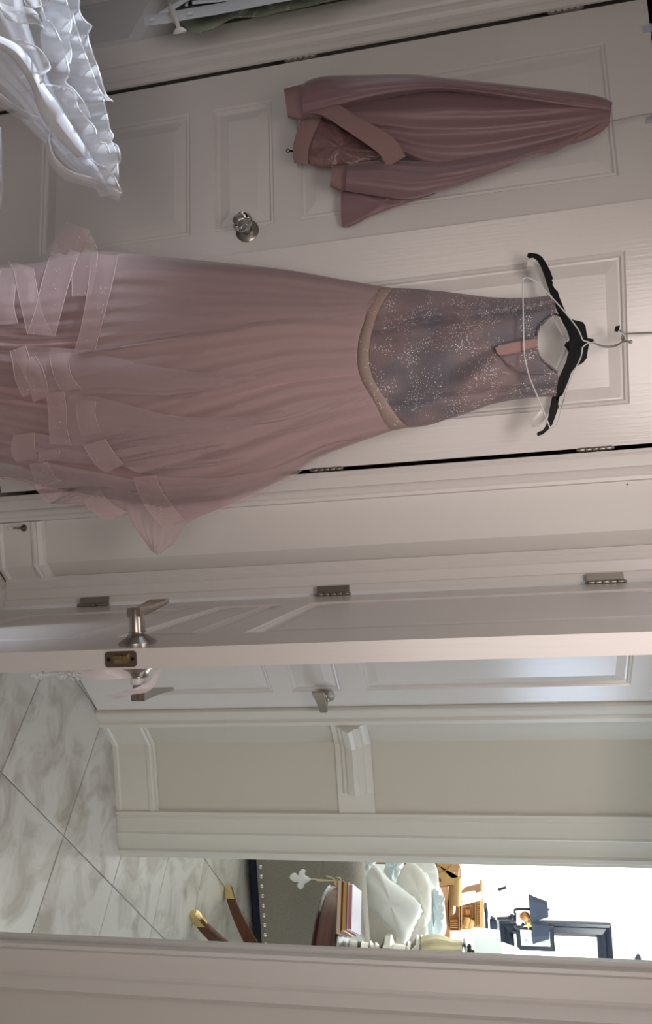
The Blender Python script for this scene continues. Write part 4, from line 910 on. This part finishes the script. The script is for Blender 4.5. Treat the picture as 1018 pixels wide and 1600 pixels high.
pillow([(562, 1352), (566, 1340), (580, 1338), (592, 1342), (584, 1352), (576, 1362), (568, 1358)], 5.02, 0.04, 'frost', 'icy blue cushion corner peeking beside the door casing', 55, 0.2)
pillow([(650, 1346), (660, 1340), (674, 1342), (682, 1356), (686, 1376), (684, 1392), (676, 1384), (668, 1366), (630, 1354)], 5.16, 0.05, 'damask', 'white damask pillow with grey shadowed edge behind the ivory one', 56, 0.2)
# tufted white back
tb = empty('tufted_chair', at(690, 1425, 5.6), 'icy white tufted chair back behind the pillows', 'chair')
bm = BM(); O = [(672, 1470), (673, 1395), (684, 1388), (686, 1384), (692, 1398), (694, 1412), (696, 1432), (697, 1452), (690, 1468), (681, 1474)]
puff(bm, O, 5.6, 0.07, 0.06, wob=0.15, seed=57, n=60); obj('backrest', bm, 'frost', tb, ang=80)
bm = BM(); p0 = at(672, 1430, 5.6); wbox(bm, p0.x - 0.22, p0.x + 0.3, 5.45, 5.95, 0.0, p0.z + 0.02); bmesh.ops.bevel(bm, geom=bm.edges[:], offset=0.04, segments=3, affect='EDGES'); obj('seat', bm, 'frost', tb)
for Y in (1405, 1420, 1432):
    bm = BM(); c = at(688, Y, 5.535); lathe(bm, c + Vector((0, 0.004, 0)), (0, -1, 0), [(0.030, 0), (0.026, 0.006), (0.012, 0.003), (0.004, 0.008)], 14); obj('tuft_button', bm, 'frost', tb)

# mahogany drum table
TC = Vector((2.38, 3.70, 0)); TZ = 0.735
dt = empty('drum_table', TC, 'round mahogany drum table with splayed brass-capped legs', 'table')
RT = 0.485
bm = BM(); lathe(bm, TC + Vector((0, 0, TZ - 0.022)), (0, 0, 1), [(RT - 0.012, 0), (RT + 0.006, 0.004), (RT + 0.010, 0.011), (RT + 0.004, 0.019), (RT - 0.006, 0.022), (RT - 0.03, 0.0215), (0.05, 0.0215)], 72); obj('tabletop', bm, 'ebony', dt)
bm = BM(); lathe(bm, TC + Vector((0, 0, TZ - 0.135)), (0, 0, 1), [(RT - 0.03, 0.03), (RT - 0.012, 0.03), (RT - 0.012, 0.113), (RT - 0.03, 0.113)], 72); drum = obj('apron', bm, 'mahogany', dt)
bm = BM(); lathe(bm, TC + Vector((0, 0, TZ - 0.120)), (0, 0, 1), [(RT - 0.05, 0), (RT + 0.002, 0.0), (RT + 0.006, 0.008), (RT - 0.002, 0.017), (RT - 0.02, 0.018)], 72); obj('bottom_moulding', bm, 'ebony', dt)
# drawer front set in the apron, at the left edge of the view
dirv = (at(525, 1385, 3.74) - TC); aD = math.atan2(-0.40, -0.92)
bm = BM(); rows = []
for k in range(9):
    a = aD - 0.02 + 0.42 * k / 8; d = Vector((math.cos(a), math.sin(a), 0)); rows.append([TC + d * (RT - 0.02) + Vector((0, 0, TZ - 0.098)), TC + d * (RT - 0.0085) + Vector((0, 0, TZ - 0.098)), TC + d * (RT - 0.0085) + Vector((0, 0, TZ - 0.033)), TC + d * (RT - 0.02) + Vector((0, 0, TZ - 0.033))])
vs = quadgrid(bm, rows, True); bm.faces.new(vs[0]); bm.faces.new(list(reversed(vs[-1]))); drw = obj('drawer', bm, 'mahogany', drum)
bm = BM(); lathe(bm, TC + Vector((0, 0, 0.20)), (0, 0, 1), [(0.05, 0), (0.085, 0.02), (0.09, 0.06), (0.05, 0.09), (0.045, 0.14), (0.065, 0.19), (0.06, 0.24), (0.035, 0.29), (0.04, 0.34), (0.09, 0.37)], 28); obj('pedestal', bm, 'mahogany', dt)
for tip in (atz(352, 1387, 0.0), atz(298, 1428, 0.0), TC * 2 - atz(352, 1387, 0.0), TC * 2 - atz(298, 1428, 0.0)):
    d = (tip - TC); L = d.length; d.normalize(); side = Vector((-d.y, d.x, 0)); P = []
    for k in range(15):
        t = k / 14; r_ = 0.06 + (L - 0.06) * t; z = 0.30 * (1 - t) ** 1.55 + 0.016 + 0.02 * math.sin(PI * t) ; P.append((r_, z, 0.034 * (1 - t) + 0.019))
    rows = []
    for i, (r_, z, hh) in enumerate(P):
        ww = 0.020 - 0.004 * i / 14; q = TC + d * r_
        rows.append([q + side * ww + Vector((0, 0, max(0.0, z - hh * 0.8))), q + side * ww + Vector((0, 0, z + hh)), q + Vector((0, 0, z + hh + 0.005)), q - side * ww + Vector((0, 0, z + hh)), q - side * ww + Vector((0, 0, max(0.0, z - hh * 0.8)))])
    bm = BM(); vs = quadgrid(bm, rows[:13], True); bm.faces.new(vs[0]); bm.faces.new(list(reversed(vs[-1]))); lg = obj('leg', bm, 'mahogany', dt, ang=30)
    cap_rows = [[p + (p - (TC + d * P[i][0] + Vector((0, 0, P[i][1])))) * 0.10 for p in rows[i]] for i in (12, 13, 14)]
    cap_rows.append([TC + d * (L + 0.012) + (p - (TC + d * P[14][0])) * 0.75 for p in rows[14]])
    for rw in cap_rows:
        for p in rw: p.z = max(p.z, 0.0)
    bm = BM(); vs = quadgrid(bm, cap_rows, True); bm.faces.new(vs[0]); bm.faces.new(list(reversed(vs[-1]))); obj('toe_cap', bm, 'brass', lg, ang=30, label='brass toe cap')

# books lying on the table, one book to each layer
bz = TZ
def book(pts, z0, th, cover, pages, label, inset=0.006):
    b = empty('book', (sum(p.x for p in pts) / 4, sum(p.y for p in pts) / 4, z0), label, 'book', 'books stacked on the drum table')
    up = Vector((0, 0, 1)); cc = sum(pts, Vector()) / 4
    pp = [p + (cc - p).normalized() * inset for p in pts]
    for z, h in ((z0 + 0.0003, 0.003), (z0 + th - 0.0033, 0.003)):
        bm = BM(); prism(bm, [p + up * z for p in pts], (0, 0, h)); obj('cover', bm, cover, b, smooth=False)
    bm = BM(); prism(bm, [p + up * (z0 + 0.0033) for p in pp], (0, 0, th - 0.0066)); obj('page_block', bm, pages, b, smooth=False)
    return b
zbk = TZ + 0.072
near, left_, far, right_ = [atz(*p, zbk) for p in ((549, 1453), (551, 1381), (567, 1407), (565, 1482))]
for p in (near, left_, far, right_): p.z = 0
u1 = (near - left_); v1 = (right_ - near); v1 = v1 - u1 * (v1.dot(u1) / u1.dot(u1)); u1n = u1.normalized(); v1n = v1.normalized()
WL, WD = u1.length, 0.26
def rect(grow, twist=0.0):
    c = left_ + u1n * WL / 2 + v1n * WD / 2; R = Matrix.Rotation(twist, 3, 'Z'); a = R @ (u1n * (WL / 2 + grow)); b = R @ (v1n * (WD / 2 + grow)); return [c - a - b, c + a - b, c + a + b, c - a + b]
book(rect(0.016, 0.02), TZ, 0.025, 'book_red', 'page', 'dark red book at the bottom of the stack on the drum table')
book(rect(0.008, -0.01), TZ + 0.025, 0.024, 'book_red', 'page_gold', 'gilt-edged red book in the middle of the table stack')
book(rect(0.0), TZ + 0.049, 0.023, 'book_white', 'book_rose', 'lavender white book topmost in the table stack')

# table lamp with twisted amber glass
lq = at(566, 1488, 4.0); LB = Vector((lq.x, lq.y, TZ))
tl = empty('table_lamp', LB, 'table lamp with mercury glass stem and twisted amber body on the drum table', 'lamp')
zf = lambda X: at(X, 1488, 4.0).z - TZ
LB = Vector((lq.x + 0.0, lq.y, TZ))
bm = BM(); lathe(bm, LB, (0, 0, 1), [(0.05, 0.0), (0.055, 0.01), (0.05, 0.02), (0.05, zf(577)), (0.058, zf(579)), (0.042, zf(583)), (0.052, zf(587)), (0.038, zf(592)), (0.05, zf(597))], 32); obj('base', bm, 'mercury', tl)
bm = BM(); lathe(bm, LB + Vector((0, 0, zf(597))), (0, 0, 1), [(0.048, 0), (0.088, 0.02), (0.090, 0.05), (0.050, zf(616) - zf(597))], 16, lobes=8, lob=0.06); obj('glass_globe', bm, 'mercury', tl)
bm = BM(); lathe(bm, LB + Vector((0, 0, zf(615))), (0, 0, 1), [(0.050, 0), (0.046, 0.04), (0.045, zf(634) - zf(615)), (0.064, zf(638) - zf(615)), (0.058, zf(642) - zf(615)), (0.07, zf(648) - zf(615)), (0.096, zf(652) - zf(615)), (0.086, zf(655) - zf(615)), (0.096, zf(659) - zf(615)), (0.07, zf(662) - zf(615))], 32); obj('stem', bm, 'mercury', tl)
H_ = zf(722) - zf(660); pr = [(0.072 + 0.022 * math.sin(PI * min(1, 0.15 + k / 22)), H_ * k / 24) for k in range(25)]
bm = BM(); lathe(bm, LB + Vector((0, 0, zf(660))), (0, 0, 1), pr, 60, twist=17, lobes=10, lob=0.055); obj('twisted_body', bm, 'amber', tl)
bm = BM(); lathe(bm, LB + Vector((0, 0, zf(722))), (0, 0, 1), [(0.06, 0), (0.085, 0.006), (0.088, 0.014), (0.05, 0.020), (0.03, zf(742) - zf(722))], 32); obj('collar', bm, 'glass', tl)
bm = BM()
for k in range(14):
    a = 2 * PI * k / 14; ball(bm, LB + Vector((0.05 * math.cos(a), 0.05 * math.sin(a), zf(733))), 0.011, 8)
obj('bead_ring', bm, 'iron', tl)['kind'] = 'stuff'
bm = BM(); hs = zf(783) - zf(742); lathe(bm, LB + Vector((0, 0, zf(742))), (0, 0, 1), [(0.136, 0), (0.138, 0.004), (0.134, hs * 0.5), (0.128, hs - 0.004), (0.124, hs)], 40); obj('lamp_shade', bm, 'shade_white', tl)
bm = BM(); lathe(bm, LB + Vector((0, 0, zf(583) + 0.09)), (0, 0, 1), [(0.0, 0), (0.001, 0.001)], 4); bm.free()

# key and cross tassel on the table drawer
kx = at(524, 1377, 3.62); ct = empty('cross_tassel', kx, 'white cross charm hanging on a cord from the drum table key', 'ornament')
ky = kx.y - 0.02
bm = BM(); lathe(bm, at(525, 1380, ky + 0.02), (-0.4, -1, 0), [(0.010, 0), (0.010, 0.003), (0.004, 0.005), (0.004, 0.02)], 12); tube(bm, smoothpts([at(523, 1377, ky), at(531, 1378, ky), at(531, 1372, ky), at(525, 1372, ky), at(523, 1377, ky)], 3), 0.0022, 6); bmesh.ops.remove_doubles(bm, verts=bm.verts, dist=1e-6); kk = obj('key', bm, 'brass', ct)
kk['kind'] = 'stuff'
for nm, pl in (('cord', [(524, 1377), (505, 1375), (486, 1373.5)]), ('cord', [(524, 1376), (508, 1376.5), (494, 1376)]), ('cord', [(524, 1376), (517, 1371), (509, 1369)])):
    bm = BM(); px_tube(bm, pl, ky - 0.008, 0.0024, 6); obj(nm, bm, 'string', ct)
bm = BM(); puff(bm, [(486, 1374), (480, 1379), (476, 1381), (474, 1386), (470, 1390), (465, 1387), (464, 1382), (467, 1379), (462, 1378), (457, 1377), (452, 1371), (456, 1365), (462, 1364), (465, 1368), (467, 1362), (472, 1358), (477, 1360), (476, 1367), (481, 1370)], ky - 0.01, 0.012, 0.008, wob=0.1, n=76, rings=(1, .95, .85, .7, .45, .2)); obj('cross', bm, 'porcelain', ct, label='glossy white cross')

# carved honey oak cabinet and the things on it
CY = 6.9
cab = empty('carved_cabinet', at(720, 1425, CY + 0.2), 'carved honey oak cabinet with slanting dentil cornice beside the table lamp', 'cabinet')
ZC = lambda x, y: (640 + x / 5.358, 1340 + y / 5.358)
def slab_px(name, poly, y, th, m, parent, smooth=False, label=None, mp=at):
    bm = BM(); pts = [mp(X, Y, y) for X, Y in poly]; prism(bm, pts, (0, th, 0)); return obj(name, bm, m, parent, smooth=smooth, label=label)
pb = at(702, 1450, CY + .05); pt_ = at(748, 1410, CY + .05)
bm = BM(); pL, pR = at(702, 1404, CY + .05).x, at(702, 1470, CY + .05).x
wbox(bm, pL, pR, CY + 0.05, CY + 0.4, 0.0, at(700, 1430, CY + .05).z); obj('cabinet_base', bm, 'oak', cab, smooth=False)
slab_px('carved_front', [ZC(*p) for p in ((330, 605), (328, 400), (420, 395), (480, 382), (540, 365), (585, 352), (585, 600))], CY + 0.03, 0.3, 'oak', cab)
for poly, m_ in (([(440, 495), (440, 400), (528, 392), (528, 495)], 'oak'), ([(335, 600), (335, 525), (405, 522), (430, 600)], 'oak')):
    bm = BM(); P = [at(*ZC(*p), CY + 0.03) for p in poly]; c = sum(P, Vector()) / len(P); rows = []
    for ins, dep in ((0, 0), (0.0, -0.02), (0.10, -0.024), (0.16, -0.008), (0.5, -0.008), (0.56, -0.022), (0.7, -0.022)): rows.append([p + (c - p) * ins + Vector((0, dep, 0)) for p in P])
    vs = quadgrid(bm, rows, True); bm.faces.new(vs[-1]); obj('carved_panel', bm, m_, cab, smooth=False)
for xx in (408, 428, 546, 560):
    slab_px('carved_rib', [ZC(xx, 602), ZC(xx + 8, 602), ZC(xx + 8, 380 if xx > 500 else 400), ZC(xx, 380 if xx > 500 else 400)], CY - 0.005, 0.04, 'oak_light', cab)
for k in range(4): slab_px('carved_rib', [ZC(338 + k * 0, 532 + k * 16), ZC(400, 530 + k * 17), ZC(400, 536 + k * 17), ZC(338, 538 + k * 16)], CY + 0.0, 0.03, 'oak_light', cab)
for k in range(14):
    y = 368 + k * 15.5; slab_px('dentil', [ZC(562, y + 8), ZC(562, y), ZC(583, y), ZC(583, y + 8)], CY - 0.015, 0.05, 'oak_light', cab)
slab_px('cornice', [ZC(584, 590), ZC(584, 345), ZC(600, 340), ZC(612, 345), ZC(612, 592)], CY - 0.03, 0.34, 'oak_light', cab)
for k, (x, y) in enumerate(((480, 530), (510, 545), (475, 560), (505, 575))):
    bm = BM(); ball(bm, at(*ZC(x, y), CY - 0.005), 0.035, 10, (1, 0.5, 1)); obj('carved_boss', bm, 'oak_light', cab)
# pediment with scroll, nearer piece
pd = empty('scroll_bracket', at(700, 1370, 6.2), 'honey oak scrolled bracket with dentil strip near the door casing', 'bracket')
slab_px('scroll', [ZC(*p) for p in ((236, 250), (236, 215), (262, 200), (262, 180), (238, 160), (232, 60), (250, 46), (330, 46), (410, 46), (420, 84), (390, 110), (365, 125), (345, 140), (345, 168), (375, 172), (405, 158), (410, 190), (402, 228), (370, 232), (320, 230), (280, 240))], 6.2, 0.12, 'oak_light', pd)
bm = BM(); px_tube(bm, [ZC(*p) for p in ((236, 128), (280, 118), (330, 84), (350, 66))], 6.199, 0.004, 6); obj('scroll_groove', bm, 'oak', pd)
bm = BM(); lathe(bm, at(*ZC(392, 165), 6.234), at(*ZC(392, 225), 6.234) - at(*ZC(392, 165), 6.234), [(0.034, 0), (0.038, 0.02), (0.038, 0.2), (0.034, 0.22)], 16); obj('scroll_end', bm, 'oak_light', pd)
slab_px('dentil_rail', [ZC(325, 230), ZC(345, 232), ZC(352, 480), ZC(330, 440)], 6.25, 0.10, 'oak', pd)
slab_px('dentil_rail', [ZC(345, 130), ZC(372, 130), ZC(380, 460), ZC(358, 482), ZC(349, 240)], 6.22, 0.10, 'mat_white', pd)
for k in range(24):
    y = 240 + k * 9.6; slab_px('dentil', [ZC(347, y), ZC(347, y + 5), ZC(361, y + 5), ZC(361, y)], 6.205, 0.03, 'oak_light', pd)
bm = BM(); c0 = at(690, 1370, 6.26); wbox(bm, c0.x - 0.25, c0.x + 0.35, 6.32, 6.5, 0.0, at(684, 1370, 6.3).z); obj('bracket_base', bm, 'oak', pd, smooth=False)
# white spiral jar, tray, rail, stick
sj = empty('spiral_jar', at(715, 1364, 6.45), 'white spiral-ribbed porcelain jar next to the scrolled bracket', 'jar')
bm = BM(); _b = at(*ZC(385, 125), 6.75); lathe(bm, (_b.x, _b.y, 0.0), (0, 0, 1), [(0.16, 0), (0.16, 0.03), (0.05, 0.06), (0.04, _b.z - 0.10), (0.12, _b.z - 0.03), (0.12, _b.z - 0.02)], 20); obj('stand', bm, 'porcelain', sj)
b0, b1 = at(*ZC(385, 125), 6.75), at(*ZC(478, 125), 6.75); ax_ = b1 - b0
bm = BM(); lathe(bm, b0 + Vector((0, 0, -0.02)), (0, 0, 1), [(0.10, 0), (0.13, 0.02)] + [(0.13 + 0.008 * (k % 2), 0.04 + (ax_.z - 0.06) * k / 10) for k in range(11)] + [(0.10, ax_.z), (0.05, ax_.z + 0.02)], 28); obj('jar_body', bm, 'porcelain', sj)
rl = empty('white_rail', at(740, 1408, 6.75), 'white beaded rail slanting above the carved oak cabinet', 'rail')
slab_px('rail_bar', [ZC(380, 385), ZC(384, 400), ZC(600, 336), ZC(596, 322)], 6.75, 0.08, 'mat_white', rl)
for k in range(12):
    bm = BM(); x = 395 + 17 * k; ball(bm, at(*ZC(x, 389 - 4.8 * k), 6.74), 0.022, 8); obj('bead', bm, 'porcelain', rl)
slab_px('inner_panel', [ZC(384, 380), ZC(384, 330), ZC(480, 310), ZC(540, 300), ZC(560, 330), ZC(480, 352)], 6.85, 0.05, 'frost', rl)
slab_px('inner_panel', [ZC(484, 346), ZC(480, 300), ZC(520, 300), ZC(545, 320), ZC(530, 335)], 6.84, 0.05, 'slate', rl) if False else None
stk = empty('dark_tipped_stick', at(770, 1395, 6.9), 'thin white stick with dark tip rising from the white rail', 'stick')
bm = BM(); px_tube(bm, [ZC(585, 335), ZC(665, 298), ZC(742, 270)], 6.8, 0.006, 6, 0); obj('stick', bm, 'porcelain', stk)
bm = BM(); px_tube(bm, [ZC(740, 270), ZC(805, 250)], 6.8, 0.013, 8, 0); obj('dark_tip', bm, 'iron', stk, label='dark tip')
fg = empty('small_figurine', at(760, 1432, 6.9), 'small dark blue figurine standing on the carved cabinet', 'figurine')
bm = BM(); puff(bm, [ZC(*p) for p in ((622, 425), (640, 424), (652, 440), (654, 480), (650, 525), (632, 530), (636, 500), (624, 498), (632, 470), (622, 455))], 6.9, 0.04, 0.04, n=40); obj('figure', bm, 'slate', fg)
bm = BM(); p = at(*ZC(615, 480), 6.92); wbox(bm, p.x - 0.09, p.x + 0.11, 6.87, 6.96, p.z + 0.012, p.z + 0.035); obj('plinth', bm, 'iron', fg, smooth=False)

# large dark mirror frame on the back wall, a picture object in front stands in for its reflection
MY = 8.56
mf = empty('wall_mirror', at(870, 1500, MY), 'large mirror in a glossy blue-black frame on the white wall', 'mirror')
ZM = lambda x, y: (750 + x / 7.83, 1390 + y / 7.83)
pT = at(955, 1470, MY).z; pB = at(781, 1470, MY).z; xL = at(900, 1440, MY).x; xR = xL + 1.5; fw_ = 0.155
ring = [(0, 0.0), (0, 0.045), (0.025, 0.055), (0.05, 0.03), (0.075, 0.05), (0.10, 0.06), (0.13, 0.035), (0.15, 0.02), (0.155, 0.0)]
rows = [[Vector((x, MY - d, z)) for x, z in ((xL + i, pB + i), (xR - i, pB + i), (xR - i, pT - i), (xL + i, pT - i))] for i, d in ring]
bm = BM(); quadgrid(bm, rows, True); obj('mirror_frame', bm, 'frame', mf, ang=25)
bm = BM(); wbox(bm, xL + 0.15, xR - 0.15, MY - 0.012, MY + 0.01, pB + 0.15, pT - 0.15); obj('mirror_glass', bm, 'mirror', mf, smooth=False)
pf = empty('reflected_picture', at(835, 1465, 8.5), 'small framed blue-grey picture standing in for a reflection in the large mirror', 'picture')
PY = 8.46; a0, a1 = at(807, 1475, PY), at(866, 1475, PY); x0_, x1_ = at(835, 1446, PY).x, at(835, 1484, PY).x
ring = [(0, 0), (0, 0.02), (0.02, 0.028), (0.045, 0.015), (0.045, 0.0)]
rows = [[Vector((x, PY - d, z)) for x, z in ((x0_ + i, a0.z + i), (x1_ - i, a0.z + i), (x1_ - i, a1.z - i), (x0_ + i, a1.z - i))] for i, d in ring]
bm = BM(); quadgrid(bm, rows, True); obj('picture_frame', bm, 'frame', pf, ang=25)
bm = BM(); wbox(bm, x0_ + 0.04, x1_ - 0.04, PY - 0.008, PY, a0.z + 0.04, a1.z - 0.04); obj('mount', bm, 'mat_white', pf, smooth=False)
bm = BM(); wbox(bm, x0_ + 0.085, x1_ - 0.085, PY - 0.011, PY - 0.007, a0.z + 0.08, a1.z - 0.07); obj('print', bm, 'print', pf, smooth=False)
bm = BM(); wbox(bm, x0_ + 0.03, x1_ - 0.03, PY, MY - 0.012, a0.z + 0.03, a1.z - 0.03); obj('backing', bm, 'frame', pf, smooth=False)
# two-shade lamp standing before the mirror
SY = 7.5
sc_ = empty('twin_shade_lamp', at(790, 1440, SY), 'candelabra lamp with two slate blue shades and a gold starfish', 'lamp')
def shade(poly_c, name):
    (X0, Yc0, r0), (X1, Yc1, r1) = poly_c
    p0, p1 = at(X0, Yc0, SY), at(X1, Yc1, SY); s_ = SY / F_PX
    prof = [(r0 * s_ + (r1 - r0) * s_ * (t ** 0.75), (p1.z - p0.z) * t) for t in (0, .01, .25, .5, .75, .99, 1)]
    bm = BM(); lathe(bm, Vector((p0.x, SY, p0.z)), (0, 0, 1), [(prof[0][0] * 0.97, 0.002)] + prof + [(prof[-1][0] * 0.9, p1.z - p0.z - 0.001)], 6); return obj(name, bm, 'slate', sc_, smooth=False)
shade(((827, 1419.5, 20.5), (855, 1421.5, 11)), 'lamp_shade'); shade(((830, 1454, 19), (857, 1455, 11)), 'lamp_shade')
for pl, r_, nm in (([(776, 1435.5), (790, 1435), (800, 1434.5), (805, 1434)], 0.016, 'stem'), ([(803, 1423), (806, 1421), (816, 1420.5), (858, 1421.5)], 0.011, 'arm'), ([(803, 1424), (805, 1428), (812, 1431), (820, 1430)], 0.010, 'arm'), ([(804, 1447), (806, 1450), (815, 1451), (822, 1450)], 0.010, 'arm'), ([(822, 1450), (835, 1453), (858, 1454)], 0.011, 'arm'), ([(766, 1432), (769, 1434), (773, 1436)], 0.012, 'hook')):
    bm = BM(); px_tube(bm, pl, SY, r_, 8); obj(nm, bm, 'iron', sc_)
bm = BM(); a_, b_ = at(*ZM(340, 355), SY), at(*ZM(420, 352), SY); lathe(bm, a_, b_ - a_, [(0.02, 0), (0.045, 0.04), (0.03, 0.06), (0.05, 0.08), (0.02, 0.10)], 14); obj('knop', bm, 'iron', sc_)
bm = BM(); a_ = at(*ZM(420, 350), SY); lathe(bm, a_, (0, 0, 1), [(0.02, 0), (0.06, 0.02), (0.06, 0.05), (0.03, 0.07), (0.05, 0.09), (0.03, 0.12)], 14); obj('glass_knop', bm, 'porcelain', sc_)
bm = BM(); star = []
cS = ZM(590, 430)
for k in range(10):
    a = PI / 5 * k + 0.35; r_ = 9.5 if k % 2 == 0 else 3.6; star.append((cS[0] + r_ * math.cos(a), cS[1] + r_ * 1.15 * math.sin(a)))
puff(bm, star, SY - 0.05, 0.03, 0.02, n=60, rings=(1, .9, .7, .4)); obj('gold_starfish', bm, 'gold', sc_, label='gold starfish')
bm = BM(); ball(bm, at(820, 1432, SY - 0.04), 0.045, 12); obj('amber_bead', bm, 'oak', sc_)
bm = BM(); b_ = at(770, 1445, SY); lathe(bm, Vector((b_.x, SY, b_.z - 0.03)), (0, 0, 1), [(0.05, 0), (0.055, 0.02), (0.045, 0.06), (0.02, 0.07)], 16); obj('base_cup', bm, 'slate', sc_)
bm = BM(); tube(bm, smoothpts([at(774, 1436, SY), at(772, 1440, SY), at(771, 1445, SY)], 3), 0.012, 8); tube(bm, [at(769, 1445, SY), at(769, 1445, SY) - Vector((0, 0, 0.1))], 0.02, 8); bm.free()
con = empty('console_table', (at(768, 1450, SY).x, SY + 0.1, 0), 'pale console table under the twin-shade lamp', 'table')
zc_ = at(770, 1445, SY).z - 0.03; xc_ = at(768, 1450, SY).x
bm = BM(); wbox(bm, xc_ - 0.12, xc_ + 1.1, SY - 0.2, SY + 0.3, zc_ - 0.04, zc_); obj('tabletop', bm, 'porcelain', con, smooth=False)
for dx in (-0.08, 1.05):
    for dy in (-0.15, 0.25):
        bm = BM(); lathe(bm, (xc_ + dx, SY + dy, 0), (0, 0, 1), [(0.02, 0), (0.03, 0.3), (0.025, 0.7), (0.035, zc_ - 0.04)], 12); obj('leg', bm, 'porcelain', con)
bw = empty('glass_bowl', at(800, 1490, SY), 'pale blue glass bowl on the console in front of the mirror', 'bowl')
bo = at(786, 1496, SY - 0.05); bm = BM(); lathe(bm, Vector((bo.x, SY - 0.05, zc_)), (0, 0, 1), [(0.06, 0), (0.10, 0.01), (0.13, bo.z - zc_), (0.11, bo.z - zc_ + 0.06), (0.09, bo.z - zc_ + 0.14), (0.07, bo.z - zc_ + 0.16)], 24); obj('bowl', bm, 'frost', bw)
ff_ = empty('iron_finial', at(995, 1500, MY), 'dark wrought-iron fleur-de-lis finial high on the white wall', 'ornament')
ZF = lambda x, y: (820 + x / 5.141, 1420 + y / 5.141)
bm = BM(); puff(bm, [ZF(*p) for p in ((880, 400), (902, 360), (925, 380), (938, 425), (972, 428), (955, 450), (942, 470), (960, 500), (950, 560), (880, 560), (868, 500), (872, 465), (858, 448), (843, 418), (880, 430))], MY - 0.02, 0.04, 0.015, n=60); obj('finial', bm, 'iron', ff_)
